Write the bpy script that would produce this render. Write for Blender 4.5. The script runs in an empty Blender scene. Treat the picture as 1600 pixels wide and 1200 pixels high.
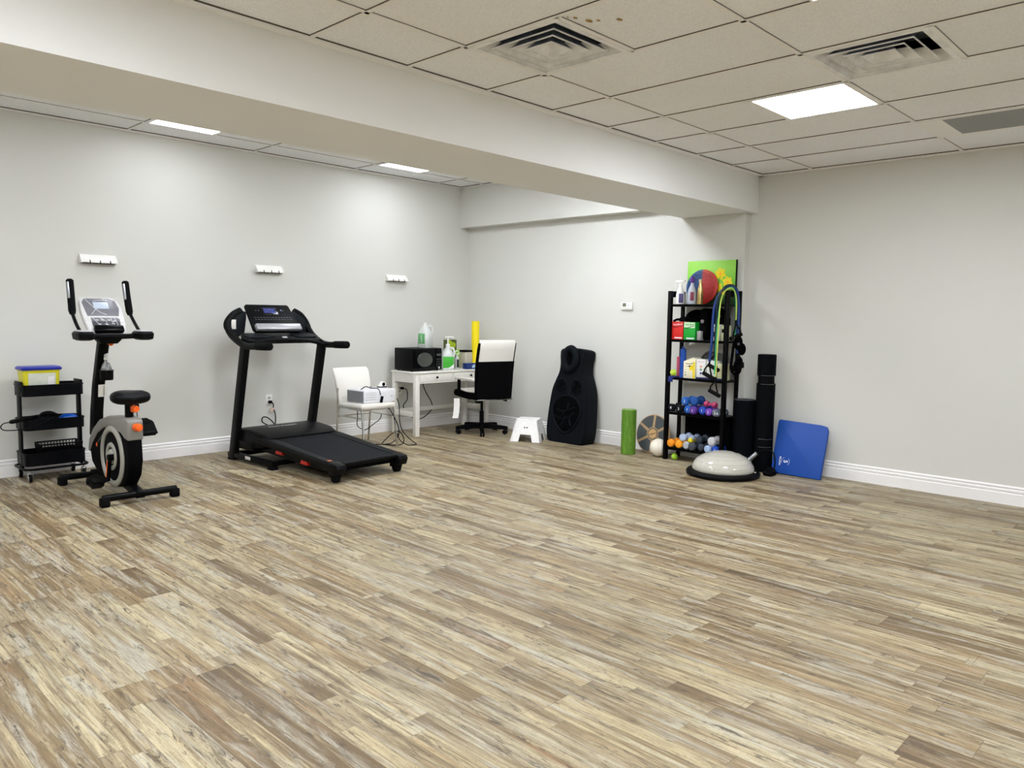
import bpy, bmesh, math, random
from mathutils import Vector, Matrix
random.seed(7)
S = bpy.context.scene
COL = S.collection
PI = math.pi
# ------------------------------------------------------------------ camera, world, exposure
YAW, PITCH, ROLL, FPX, CAMH = 0.767, -0.09, 0.0155, 1202.55, 1.434
cd = bpy.data.cameras.new('camera'); cam = bpy.data.objects.new('camera', cd); COL.objects.link(cam)
f_ = Vector((math.cos(PITCH)*math.cos(YAW), math.cos(PITCH)*math.sin(YAW), math.sin(PITCH)))
r0 = Vector((math.sin(YAW), -math.cos(YAW), 0)); u0 = r0.cross(f_)
r_ = math.cos(ROLL)*r0 + math.sin(ROLL)*u0; u_ = -math.sin(ROLL)*r0 + math.cos(ROLL)*u0
cam.matrix_world = Matrix(((r_.x, u_.x, -f_.x, 0), (r_.y, u_.y, -f_.y, 0), (r_.z, u_.z, -f_.z, CAMH), (0, 0, 0, 1)))
cd.sensor_fit = 'HORIZONTAL'; cd.sensor_width = 36; cd.lens = 36*FPX/1600
cd.clip_start = 0.02; cd.clip_end = 60
S.camera = cam
w = bpy.data.worlds.new('world'); S.world = w; w.use_nodes = True
w.node_tree.nodes['Background'].inputs[0].default_value = (0.9, 0.95, 1, 1)
w.node_tree.nodes['Background'].inputs[1].default_value = 0.15
S.view_settings.view_transform = 'Standard'; S.view_settings.look = 'None'
S.view_settings.gamma = 1; S.view_settings.use_curve_mapping = False
S.view_settings.exposure = 0.11
# light panel emission, some for unseen panels added to brighten the room
PANEL = dict(near_desk=46.0, top_edge=18.0, far_right=12.0, far_left=9.0, far_out=9.5, far_fill_row=39.0, far_fill_right=50.0,
             fill_left_mid=44.0, behind=60.0, fill_back_left=62.0, fill_back_right=26.0, fill_left_out=54.0, fill_left_back=70.0)
PANEL_COL = (0.945, 0.975, 1.06, 1)
# ------------------------------------------------------------------ room dimensions (m)
XB, XC, YA, YRET = 6.931, 7.03, 7.506, 3.60
YF, YBK, ZB, ZC, ZA = 3.533, 4.310, 2.4405, 2.791, 3.044
XS, ZS = 6.785, 2.538
X0, Y0 = -3.2, -3.6
# ------------------------------------------------------------------ materials
def srgb(*c):
    if len(c) == 1: c = (c[0],)*3
    return tuple(((v/255)/12.92 if v/255 <= .04045 else ((v/255+.055)/1.055)**2.4) for v in c) + (1,)
class N:
    def __init__(s, name):
        s.m = bpy.data.materials.new(name); s.m.use_nodes = True
        s.t = s.m.node_tree; s.b = s.t.nodes['Principled BSDF']
    def n(s, typ, **kw):
        nd = s.t.nodes.new(typ)
        for k, v in kw.items():
            setattr(nd, k, v)
        return nd
    def inp(s, nd, i, v):
        if isinstance(v, bpy.types.NodeSocket): s.t.links.new(v, nd.inputs[i])
        else: nd.inputs[i].default_value = v
    def math(s, op, a, b=0.0, c=None):
        nd = s.n('ShaderNodeMath', operation=op); s.inp(nd, 0, a); s.inp(nd, 1, b)
        if c is not None: s.inp(nd, 2, c)
        return nd.outputs[0]
    def comb(s, x, y, z=0.0):
        nd = s.n('ShaderNodeCombineXYZ'); s.inp(nd, 0, x); s.inp(nd, 1, y); s.inp(nd, 2, z); return nd.outputs[0]
    def wn(s, vec):
        nd = s.n('ShaderNodeTexWhiteNoise', noise_dimensions='3D'); s.inp(nd, 0, vec); return nd
    def noise(s, vec, scale=5, detail=4, rough=.6, dist=0.0):
        nd = s.n('ShaderNodeTexNoise'); s.inp(nd, 'Vector', vec); nd.inputs['Scale'].default_value = scale
        nd.inputs['Detail'].default_value = detail; nd.inputs['Roughness'].default_value = rough; nd.inputs['Distortion'].default_value = dist
        return nd.outputs[0]
    def ramp(s, fac, stops, interp='LINEAR'):
        nd = s.n('ShaderNodeValToRGB'); s.inp(nd, 0, fac); cr = nd.color_ramp; cr.interpolation = interp
        while len(cr.elements) < len(stops): cr.elements.new(0.5)
        for e, (p, c) in zip(cr.elements, stops):
            e.position = p; e.color = c if len(c) == 4 else tuple(c)+(1,)
        return nd.outputs[0]
    def mix(s, fac, a, b, blend='MIX'):
        nd = s.n('ShaderNodeMix', data_type='RGBA', blend_type=blend); s.inp(nd, 0, fac); s.inp(nd, 6, a); s.inp(nd, 7, b)
        return nd.outputs[2]
    def bump(s, h, strength=.2, dist=.002):
        nd = s.n('ShaderNodeBump'); nd.inputs['Strength'].default_value = strength; nd.inputs['Distance'].default_value = dist
        s.inp(nd, 'Height', h); s.t.links.new(nd.outputs[0], s.b.inputs['Normal'])
_M = {}
def M(name, col, rough=.5, metal=0.0, var=.04, scale=30, bump=0.0, spec=.5, coat=0.0, alpha=1.0, trans=0.0, sheen=0.0):
    if name in _M: return _M[name]
    k = N(name); tc = k.n('ShaderNodeTexCoord').outputs['Object']
    nz = k.noise(tc, scale, 3)
    c = col if len(col) == 4 else srgb(*col)
    lo = tuple(max(0, x*(1-var)) for x in c[:3])+(1,); hi = tuple(min(1, x*(1+var)) for x in c[:3])+(1,)
    k.t.links.new(k.ramp(nz, [(.3, lo), (.7, hi)]), k.b.inputs['Base Color'])
    if max(c[:3]) < .02 and rough > .2: spec = min(spec, .5)*.2; rough = min(1, rough+.06)
    k.b.inputs['Roughness'].default_value = rough; k.b.inputs['Metallic'].default_value = metal
    k.b.inputs['Specular IOR Level'].default_value = spec; k.b.inputs['Coat Weight'].default_value = coat
    k.b.inputs['Alpha'].default_value = alpha; k.b.inputs['Transmission Weight'].default_value = trans
    k.b.inputs['Sheen Weight'].default_value = sheen
    if bump: k.bump(nz, bump)
    _M[name] = k.m; return k.m
BLK = M('black_plastic', (7, 8, 9), .42)
BLKM = M('matte_black', (5, 5, 7), .62, spec=.3)
BLKG = M('glossy_black', (4, 4, 6), .19, spec=.12)
RUB = M('black_rubber', (8, 9, 9), .7, bump=.3, scale=200)
FAB = M('black_fabric', (6, 6, 8), .85, bump=.4, scale=300, spec=.15)
MASS = M('black_vinyl', (14, 18, 22), .5, bump=.1, scale=60, spec=.3)
CHR = M('chrome', (205, 207, 208), .12, 1.0)
STL = M('brushed_steel', (150, 152, 155), .3, 1.0)
DGR = M('dark_grey_plastic', (62, 64, 68), .45)
MGR = M('grey_plastic', (128, 127, 122), .4)
LGR = M('light_grey_plastic', (196, 196, 193), .4)
WHT = M('white_plastic', (238, 237, 232), .38)
WPT = M('white_painted_wood', (232, 230, 222), .4)
WLE = M('white_leather', (232, 229, 220), .42, bump=.15, scale=120)
ORG = M('orange_plastic', (245, 100, 20), .4)
RED = M('red_plastic', (205, 38, 28), .4)
LBL = M('paper_label', (222, 220, 210), .6)
INK = M('black_ink', (22, 22, 26), .6)
WINK = M('white_ink', (235, 238, 240), .6)
NAVY = M('navy_plastic', (20, 28, 80), .45)
# ------------------------------------------------------------------ mesh building
def catmull(P, n=8, closed=False):
    P = [Vector(p) for p in P]; out = []
    m = len(P); rng = range(m if closed else m-1)
    for i in rng:
        if closed: a, b, c, d = P[(i-1) % m], P[i], P[(i+1) % m], P[(i+2) % m]
        else: a, b, c, d = P[max(i-1, 0)], P[i], P[i+1], P[min(i+2, m-1)]
        for j in range(n):
            t = j/n
            out.append(.5*((2*b)+(c-a)*t+(2*a-5*b+4*c-d)*t*t+(3*b-a-3*c+d)*t**3))
    if not closed: out.append(P[-1])
    return out
class G:
    def __init__(s): s.bm = bmesh.new(); s.T = Matrix.Identity(4)
    def v(s, p): return s.bm.verts.new(s.T @ Vector(p))
    def face(s, vs):
        try: return s.bm.faces.new(vs)
        except ValueError: return None
    def box(s, c, size, rot=None, bev=0.0, seg=2):
        b = bmesh.new(); bmesh.ops.create_cube(b, size=1)
        bmesh.ops.scale(b, vec=Vector(size), verts=b.verts)
        if bev > 0:
            bmesh.ops.bevel(b, geom=list(b.edges), offset=min(bev, min(size)*.49), segments=seg, profile=.5, affect='EDGES')
        R = rot.to_matrix().to_4x4() if rot is not None and not isinstance(rot, Matrix) else (rot or Matrix.Identity(4))
        bmesh.ops.transform(b, matrix=s.T @ Matrix.Translation(Vector(c)) @ R, verts=b.verts)
        s._merge(b); return s
    def bx(s, x0, x1, y0, y1, z0, z1, bev=0.0, seg=2):
        return s.box(((x0+x1)/2, (y0+y1)/2, (z0+z1)/2), (abs(x1-x0), abs(y1-y0), abs(z1-z0)), None, bev, seg)
    def _merge(s, b):
        me = bpy.data.meshes.new('t'); b.to_mesh(me); b.free(); s.bm.from_mesh(me); bpy.data.meshes.remove(me)
    def rings(s, R, closed=False, cap=True):
        vs = [[s.v(p) for p in r] for r in R]; n = len(vs[0]); m = len(vs)
        for i in range(m if closed else m-1):
            a, b = vs[i], vs[(i+1) % m]
            for j in range(n): s.face((a[j], a[(j+1) % n], b[(j+1) % n], b[j]))
        if cap and not closed: s.face(list(reversed(vs[0]))); s.face(vs[-1])
        return s
    def cyl(s, p0, p1, ra, rb=None, n=20):
        rb = ra if rb is None else rb
        p0, p1 = Vector(p0), Vector(p1); d = (p1-p0).normalized()
        a = d.orthogonal().normalized(); b = d.cross(a)
        cs = [(math.cos(2*PI*i/n), math.sin(2*PI*i/n)) for i in range(n)]
        return s.rings([[p0+(a*x+b*y)*ra for x, y in cs], [p1+(a*x+b*y)*rb for x, y in cs]])
    def tube(s, pts, rad, n=8, closed=False, flat=1.0, up=None, smooth=0):
        P = catmull(pts, smooth, closed) if smooth else [Vector(p) for p in pts]
        m = len(P); prev = None; R = []
        for i in range(m):
            if closed: d = (P[(i+1) % m]-P[i-1])
            else: d = P[min(i+1, m-1)]-P[max(i-1, 0)]
            d = d.normalized() if d.length > 1e-9 else Vector((0, 0, 1))
            if up is not None: a = Vector(up)-d*Vector(up).dot(d); a = a.normalized() if a.length > 1e-4 else d.orthogonal().normalized()
            elif prev is None: a = d.orthogonal().normalized()
            else:
                a = prev-d*prev.dot(d); a = a.normalized() if a.length > 1e-6 else d.orthogonal().normalized()
            prev = a; b = d.cross(a)
            r = rad[min(i, len(rad)-1)] if isinstance(rad, (list, tuple)) else rad
            R.append([P[i]+(a*math.cos(2*PI*j/n)*flat+b*math.sin(2*PI*j/n))*r for j in range(n)])
        return s.rings(R, closed)
    def lathe(s, prof, c=(0, 0, 0), axis=(0, 0, 1), n=28, sx=1.0, sy=1.0):
        ax = Vector(axis).normalized(); a = Vector((1, 0, 0)) if abs(ax.x) < .9 else Vector((0, 1, 0))
        a = (a-ax*a.dot(ax)).normalized(); b = ax.cross(a); c = Vector(c)
        return s.rings([[c+ax*z+(a*math.cos(2*PI*j/n)*sx+b*math.sin(2*PI*j/n)*sy)*max(r, 1e-4) for j in range(n)] for r, z in prof])
    def sphere(s, c, r, sc=(1, 1, 1), n=20, rot=None):
        b = bmesh.new(); bmesh.ops.create_uvsphere(b, u_segments=n, v_segments=max(8, n//2), radius=r)
        Mx = s.T @ Matrix.Translation(Vector(c)) @ (rot or Matrix.Identity(4)) @ Matrix.Diagonal((*sc, 1))
        bmesh.ops.transform(b, matrix=Mx, verts=b.verts); s._merge(b); return s
    def torus(s, c, R, r, axis=(0, 0, 1), n=40, m=10, sx=1, sy=1, fl=1.0):
        ax = Vector(axis).normalized(); a = Vector((1, 0, 0)) if abs(ax.x) < .9 else Vector((0, 1, 0))
        a = (a-ax*a.dot(ax)).normalized(); b = ax.cross(a); c = Vector(c); L = []
        for i in range(n):
            t = 2*PI*i/n; d = a*math.cos(t)*sx+b*math.sin(t)*sy; dn = d.normalized()
            L.append([c+d*R+dn*r*math.cos(2*PI*j/m)+ax*r*fl*math.sin(2*PI*j/m) for j in range(m)])
        return s.rings(L, closed=True)
    def prism(s, pts, o, eu, ev, en, t0, t1, bev=0.0, seg=2):
        """outline pts (u,v) in the plane o + eu*u + ev*v, thick from t0 to t1 along en"""
        o, eu, ev, en = Vector(o), Vector(eu), Vector(ev), Vector(en)
        b = bmesh.new()
        lo = [b.verts.new(o+eu*u+ev*v+en*t0) for u, v in pts]; hi = [b.verts.new(o+eu*u+ev*v+en*t1) for u, v in pts]
        n = len(pts); b.faces.new(list(reversed(lo))); b.faces.new(hi)
        for i in range(n): b.faces.new((lo[i], lo[(i+1) % n], hi[(i+1) % n], hi[i]))
        bmesh.ops.recalc_face_normals(b, faces=b.faces)
        if bev:
            bmesh.ops.bevel(b, geom=[e for e in b.edges if (e.verts[0] in lo) == (e.verts[1] in lo)] if False else
                            [e for e in b.edges if len(e.link_faces) == 2 and e.calc_face_angle(0) > .9], offset=bev, segments=seg, profile=.5, affect='EDGES', clamp_overlap=True)
        bmesh.ops.transform(b, matrix=s.T, verts=b.verts)
        s._merge(b); return s
    def quad(s, a, b, c, d): s.face([s.v(p) for p in (a, b, c, d)]); return s
MW = {}
def link(o): COL.objects.link(o); return o
def thing(name, label, cat, loc=(0, 0, 0), rotz=0.0, group=None):
    o = bpy.data.objects.new(name, None); link(o); o.empty_display_size = .05
    o.location = loc; o.rotation_euler = (0, 0, rotz)
    MW[o] = Matrix.Translation(Vector(loc)) @ Matrix.Rotation(rotz, 4, 'Z')
    o['label'] = label; o['category'] = cat
    if group: o['group'] = group
    return o
def mesh(name, g, mat, ang=32):
    me = bpy.data.meshes.new(name); bmesh.ops.recalc_face_normals(g.bm, faces=g.bm.faces)
    g.bm.to_mesh(me); g.bm.free()
    for p in me.polygons: p.use_smooth = True
    me.set_sharp_from_angle(angle=math.radians(ang))
    for m in (mat if isinstance(mat, (list, tuple)) else [mat]): me.materials.append(m)
    return me
def part(name, g, mat, parent, world=False, ang=32, label=None, kind=None):
    if world: bmesh.ops.transform(g.bm, matrix=MW[parent].inverted(), verts=g.bm.verts)
    o = bpy.data.objects.new(name, mesh(name, g, mat, ang)); link(o); o.parent = parent; MW[o] = MW[parent]
    if label: o['label'] = label
    if kind: o['kind'] = kind
    return o
def solo(name, g, mat, label, cat, loc=(0, 0, 0), rotz=0.0, group=None, world=False, ang=32, kind=None):
    mw = Matrix.Translation(Vector(loc)) @ Matrix.Rotation(rotz, 4, 'Z')
    if world: bmesh.ops.transform(g.bm, matrix=mw.inverted(), verts=g.bm.verts)
    o = bpy.data.objects.new(name, mesh(name, g, mat, ang)); link(o); o.location = loc; o.rotation_euler = (0, 0, rotz); MW[o] = mw
    o['label'] = label; o['category'] = cat
    if group: o['group'] = group
    if kind: o['kind'] = kind
    return o
def struct(name, g, mat, label=None, cat='room', ang=20):
    o = bpy.data.objects.new(name, mesh(name, g, mat, ang)); link(o); MW[o] = Matrix.Identity(4)
    o['kind'] = 'structure'; o['label'] = label or name; o['category'] = cat
    return o
def frame(o, ex, ey, ez=None):
    ex, ey = Vector(ex).normalized(), Vector(ey).normalized(); ez = ex.cross(ey)
    return Matrix(((ex.x, ey.x, ez.x, o[0]), (ex.y, ey.y, ez.y, o[1]), (ex.z, ey.z, ez.z, o[2]), (0, 0, 0, 1)))
def text(name, s_, size, mtx, mat, parent, world=False, label=None, ext=.0006, align='CENTER', bold=False, sx=1.0):
    c = bpy.data.curves.new(name, 'FONT'); c.body = s_; c.size = size; c.align_x = align; c.align_y = 'CENTER'; c.extrude = ext; c.resolution_u = 3
    if bold: c.offset = size*.02
    o = bpy.data.objects.new('tmp_text', c); link(o)
    me = bpy.data.meshes.new_from_object(o.evaluated_get(bpy.context.evaluated_depsgraph_get()))
    bpy.data.objects.remove(o); bpy.data.curves.remove(c)
    me.transform(Matrix.Diagonal((sx, 1, 1, 1))); me.transform(mtx)
    if world: me.transform(MW[parent].inverted())
    me.materials.clear(); me.materials.append(mat)
    o = bpy.data.objects.new(name, me); link(o); o.parent = parent; MW[o] = MW[parent]
    if label: o['label'] = label
    return o
def RX(a): return Matrix.Rotation(a, 4, 'X')
def RY(a): return Matrix.Rotation(a, 4, 'Y')
def RZ(a): return Matrix.Rotation(a, 4, 'Z')
# ================================================================== SETTING
def wall_mat(name, col):
    k = N(name); tc = k.n('ShaderNodeTexCoord').outputs['Object']
    big = k.noise(tc, .7, 2); fine = k.noise(tc, 260, 2)
    c = srgb(*col)
    k.t.links.new(k.ramp(big, [(.3, tuple(x*.985 for x in c[:3])+(1,)), (.7, c)]), k.b.inputs['Base Color'])
    k.b.inputs['Roughness'].default_value = .55; k.b.inputs['Specular IOR Level'].default_value = .3
    k.bump(fine, .12, .0006); return k.m
WALL = wall_mat('pale_grey_wall_paint', (213, 213, 206))
WBEAM = wall_mat('white_bulkhead_paint', (238, 239, 237))
TRIM = M('white_trim_paint', (238, 237, 235), .35, var=.01)
def ceil_mat():
    k = N('mineral_fibre_tiles'); tc = k.n('ShaderNodeTexCoord').outputs['Object']
    n1 = k.noise(tc, 130, 3, .7); n2 = k.noise(tc, 1.6, 2)
    vo = k.n('ShaderNodeTexVoronoi'); k.inp(vo, 'Vector', tc); vo.inputs['Scale'].default_value = 85
    dot = k.math('LESS_THAN', vo.outputs['Distance'], .17)
    msk = k.math('GREATER_THAN', k.wn(k.n('ShaderNodeVectorMath', operation='SCALE').outputs[0]).outputs[0], 2.0)
    base = k.ramp(n1, [(.36, srgb(232, 234, 236)), (.5, srgb(245, 247, 250)), (.62, srgb(249, 250, 252))])
    base = k.mix(k.math('MULTIPLY', dot, .30), base, srgb(176, 170, 156))
    base = k.mix(k.ramp(n2, [(.4, (0, 0, 0, 1)), (.75, (.25, .25, .25, 1))]), base, srgb(236, 234, 228))
    k.t.links.new(base, k.b.inputs['Base Color']); k.b.inputs['Roughness'].default_value = .9
    k.bump(n1, .35, .002); return k.m
CEIL = ceil_mat()
GRID = M('ceiling_grid_enamel', (243, 242, 239), .5, var=.01)
GAP_SHADE = M('painted_gap_shade', (88, 82, 72), .9)  # strips of this colour stand in for shade in the tile gaps
def floor_mat():
    k = N('weathered_vinyl_planks'); tc = k.n('ShaderNodeTexCoord').outputs['Object']
    sp = k.n('ShaderNodeSeparateXYZ'); k.inp(sp, 0, tc); x, y = sp.outputs[0], sp.outputs[1]
    def cells(wd, lmin, lvar, seed):
        i = k.math('FLOOR', k.math('DIVIDE', x, wd))
        r1 = k.wn(k.comb(i, seed, .5)).outputs[0]; r2 = k.wn(k.comb(i, seed, 7.5)).outputs[0]
        L = k.math('MULTIPLY_ADD', r2, lvar, lmin)
        yy = k.math('DIVIDE', k.math('MULTIPLY_ADD', r1, 3.1, y), L)
        j = k.math('FLOOR', yy)
        return i, j, k.math('FRACT', k.math('DIVIDE', x, wd)), k.math('FRACT', yy), L
    Wb = .156
    I, J, FX, FY, LB = cells(Wb, 1.22, 0.0, 3.0)
    i, j, fx, fy, lf = cells(Wb/2, .40, .62, 11.0)
    cw = k.wn(k.comb(I, J, 1.5)); cf = k.wn(k.comb(i, j, 4.5))
    wide = k.math('GREATER_THAN', k.wn(k.comb(I, J, 9.5)).outputs[0], .74)
    def sel(a, b):
        nd = k.n('ShaderNodeMix', data_type='FLOAT'); k.inp(nd, 0, wide); k.inp(nd, 2, a); k.inp(nd, 3, b); return nd.outputs[0]
    v = sel(cf.outputs[0], cw.outputs[0])
    s1 = k.n('ShaderNodeSeparateColor'); k.inp(s1, 0, cf.outputs[1]); s2 = k.n('ShaderNodeSeparateColor'); k.inp(s2, 0, cw.outputs[1])
    v2 = sel(s1.outputs[1], s2.outputs[1]); v3 = sel(s1.outputs[2], s2.outputs[2])
    base = k.ramp(v, [(0, srgb(198, 184, 150)), (.16, srgb(180, 166, 136)), (.30, srgb(212, 200, 166)), (.42, srgb(158, 140, 108)),
                      (.52, srgb(190, 179, 152)), (.62, srgb(142, 123, 92)), (.72, srgb(198, 184, 150)), (.82, srgb(174, 154, 120)), (.93, srgb(120, 102, 76))], 'CONSTANT')
    # long soft streaks along the plank, offset per plank
    def sv(sx, sy, off):
        return k.comb(k.math('MULTIPLY', x, sx), k.math('MULTIPLY_ADD', y, sy, k.math('MULTIPLY', v2, off)), k.math('MULTIPLY', v3, 37.0))
    st = k.noise(sv(30, 1.3, 50), 1, 8, .68, .9)
    fine = k.noise(sv(200, 7, 90), 1, 4, .7, .3)
    grain = k.noise(k.comb(k.math('MULTIPLY', x, 520), k.math('MULTIPLY', y, 90), 0.0), 1, 2, .6)
    pat = k.noise(sv(17, 1.5, 20), 1, 8, .72, .7)
    pat2 = k.noise(sv(24, 2.0, 75), 1, 8, .76, .9)
    fleck = k.noise(sv(46, 9, 61), 1, 5, .75, .8)
    rust = k.noise(sv(10, .7, 33), 1, 6, .66, .6)
    c = k.mix(k.ramp(st, [(.36, (.9, .9, .9, 1)), (.54, (0, 0, 0, 1))]), base, srgb(112, 92, 62))
    c = k.mix(k.ramp(st, [(.53, (0, 0, 0, 1)), (.66, (.55, .55, .55, 1))]), c, srgb(216, 202, 166))
    c = k.mix(k.ramp(pat, [(.50, (0, 0, 0, 1)), (.62, (.72, .72, .72, 1))]), c, srgb(204, 203, 193))
    c = k.mix(k.ramp(rust, [(.56, (0, 0, 0, 1)), (.70, (.50, .50, .50, 1))]), c, srgb(172, 126, 82))
    c = k.mix(k.ramp(pat2, [(.545, (0, 0, 0, 1)), (.64, (.72, .72, .72, 1))]), c, srgb(98, 89, 76))
    flm = k.math('MULTIPLY', k.ramp(fleck, [(.54, (0, 0, 0, 1)), (.62, (1, 1, 1, 1))]), k.ramp(pat2, [(.44, (.12, .12, .12, 1)), (.56, (.95, .95, .95, 1))]))
    c = k.mix(flm, c, srgb(74, 66, 58))
    c = k.mix(k.ramp(fine, [(.34, (.62, .62, .62, 1)), (.53, (0, 0, 0, 1))]), c, srgb(106, 90, 64))
    c = k.mix(k.ramp(grain, [(.3, (.36, .36, .36, 1)), (.55, (0, 0, 0, 1))]), c, srgb(118, 102, 78))
    # burnt dark ends on some planks
    endm = k.math('MULTIPLY', k.math('POWER', sel(fy, FY), 7.0), k.math('GREATER_THAN', v2, .45))
    c = k.mix(k.math('MULTIPLY', endm, k.ramp(st, [(.35, (.85, .85, .85, 1)), (.65, (.15, .15, .15, 1))])), c, srgb(92, 76, 58))
    # small knots
    vo = k.n('ShaderNodeTexVoronoi'); k.inp(vo, 'Vector', k.comb(k.math('MULTIPLY', x, 1.6), y, 0.0)); vo.inputs['Scale'].default_value = 2.6
    c = k.mix(k.ramp(vo.outputs['Distance'], [(.015, (.8, .8, .8, 1)), (.05, (0, 0, 0, 1))]), c, srgb(84, 70, 56))
    # joints
    def edge(fr, wdt):
        d = k.math('MINIMUM', fr, k.math('SUBTRACT', 1.0, fr)); return k.math('LESS_THAN', d, wdt)
    jl = k.math('MAXIMUM', edge(FX, .007), k.math('LESS_THAN', k.math('MINIMUM', FY, k.math('SUBTRACT', 1.0, FY)), .0012))
    fl = k.math('MULTIPLY', k.math('MAXIMUM', edge(fx, .010), edge(fy, .0028)), k.math('SUBTRACT', 1.0, wide))
    c = k.mix(k.math('MULTIPLY', fl, .30), c, srgb(96, 80, 58))
    c = k.mix(k.math('MULTIPLY', jl, .45), c, srgb(84, 70, 52))
    c = k.mix(1.0, c, (.80, .785, .735, 1), 'MULTIPLY')
    k.t.links.new(c, k.b.inputs['Base Color'])
    k.t.links.new(k.ramp(st, [(.3, (.42, .42, .42, 1)), (.7, (.54, .54, .54, 1))]), k.b.inputs['Roughness'])
    k.b.inputs['Specular IOR Level'].default_value = .35
    k.bump(k.math('SUBTRACT', fine, k.math('MULTIPLY', jl, .8)), .25, .0008)
    return k.m
FLOOR = floor_mat()
struct('floor', G().bx(X0-.1, XC+.2, Y0-.1, YA+.2, -.08, 0), FLOOR, 'weathered beige and brown wood plank floor', 'floor')
struct('wall_back', G().bx(X0-.1, XC+.2, YA, YA+.12, 0, ZA+.1), WALL, 'pale grey wall behind the treadmill and the bike', 'wall')
g = G(); g.bx(XB, XC+.2, YRET, YA+.05, 0, ZA+.1); g.bx(XC, XC+.2, Y0-.1, YRET+.02, 0, ZC+.1)
struct('wall_right', g, WALL, 'pale grey wall behind the black rack', 'wall')
struct('wall_left', G().bx(X0-.12, X0, Y0-.1, YA+.1, 0, ZA+.1), WALL, 'pale wall out of frame on the side of the bike', 'wall')
struct('wall_front', G().bx(X0-.1, XC+.2, Y0-.12, Y0, 0, ZC+.1), WALL, 'pale wall behind the viewer', 'wall')
struct('ceiling', G().bx(X0-.1, XC+.2, Y0-.1, YF+.3, ZC+.006, ZC+.1).bx(X0-.1, XC+.2, YBK-.3, YA+.1, ZA+.006, ZA+.1), CEIL,
       'suspended ceiling of speckled off white tiles', 'ceiling')
struct('ceiling_beam', G().bx(X0-.05, XC+.05, YF, YBK, ZB, ZA+.05), WBEAM, 'wide white boxed beam crossing under the ceiling', 'beam')
struct('wall_bulkhead', G().bx(XS, XB+.02, YBK-.02, YA+.02, ZS, ZA+.05), WALL, 'shallow boxed bulkhead high above the desk corner', 'bulkhead')
# ceiling grid
gx0 = 2.142; PT = .6096; gy0 = 3.018
g = G(); gap = G()
def bar_x(xx, y0, y1, z):
    g.bx(xx-.012, xx+.012, y0, y1, z-.002, z+.006); gap.bx(xx-.0143, xx-.012, y0, y1, z+.0015, z+.0065)
def bar_y(yy, x0, x1, z):
    g.bx(x0, x1, yy-.012, yy+.012, z-.002, z+.006); gap.bx(x0, x1, yy-.0138, yy-.012, z+.003, z+.0065)
kx = [gx0+PT*k for k in range(-8, 9) if X0 < gx0+PT*k < XC-.1]
for xx in kx: bar_x(xx, Y0, YF, ZC)
yy = gy0
while yy > Y0: bar_y(yy, X0, XC, ZC); yy -= PT*2
for c0, yv in ((1, gy0-PT), (4, gy0-PT), (3, gy0-3*PT)): bar_y(yv, gx0+PT*c0, gx0+PT*(c0+1), ZC)
for yv in (7.07, 6.46, 5.85, 5.24, 4.63): bar_y(yv, X0, XS, ZA)
for k in range(-4, 5):
    xx = 2.70+1.2192*k
    if X0 < xx < XS: bar_x(xx, YBK, YA, ZA)
for k in (0, 2, -2): bar_x(2.70+1.2192*k+.61, 6.46, 7.07, ZA)
struct('trim_1', g, GRID, 'off white T bar grid holding the ceiling tiles', 'ceiling grid')
struct('trim_2', gap, GAP_SHADE, 'thin dark strips painting the gap shade beside the ceiling grid', 'ceiling grid gap shade')
# wall angles
g = G()
g.bx(X0, XC, YF-.055, YF, ZC-.012, ZC+.004); g.bx(XC-.045, XC, Y0, YF, ZC-.012, ZC+.004)
g.bx(X0, XS, YA-.05, YA, ZA-.012, ZA+.004); g.bx(XS-.045, XS, YBK, YA, ZA-.012, ZA+.004); g.bx(X0, XS, YBK, YBK+.05, ZA-.012, ZA+.004)
struct('trim_3', g, GRID, 'plain edge trim where the ceilings meet the walls', 'ceiling trim')
g = G()
g.bx(X0, XC, YF-.0575, YF-.055, ZC-.001, ZC+.006); g.bx(XC-.0475, XC-.045, Y0, YF-.06, ZC-.001, ZC+.006)
g.bx(X0, XS-.05, YA-.055, YA-.050, ZA-.001, ZA+.006); g.bx(XS-.049, XS-.045, YBK+.06, YA-.06, ZA-.001, ZA+.006)
struct('trim_4', g, GAP_SHADE, 'thin dark strip painting the gap shade along the ceiling edge trim', 'ceiling trim gap shade')
# baseboards
BBP = [(0, 0), (.018, 0), (.018, .088), (.013, .094), (.013, .099), (.017, .103), (.017, .117), (.010, .124), (.010, .130), (.015, .134), (.015, .140), (.006, .150), (0, .150)]
def baseboard(name, o, eu, L0, L1, n, lab):
    g = G(); g.prism([(a, b) for a, b in BBP], o, n, (0, 0, 1), eu, L0, L1); struct(name, g, TRIM, lab, 'baseboard', ang=15)
baseboard('baseboard_back', (0, YA, 0), (1, 0, 0), X0, XB, (0, -1, 0), 'white moulded baseboard along the treadmill wall')
baseboard('baseboard_right', (XB, 0, 0), (0, 1, 0), YRET-.018, YA, (-1, 0, 0), 'white moulded baseboard behind the rack and cushion')
baseboard('baseboard_far_right', (XC, 0, 0), (0, 1, 0), Y0, YRET, (-1, 0, 0), 'white moulded baseboard behind the folded blue mat')
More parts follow.
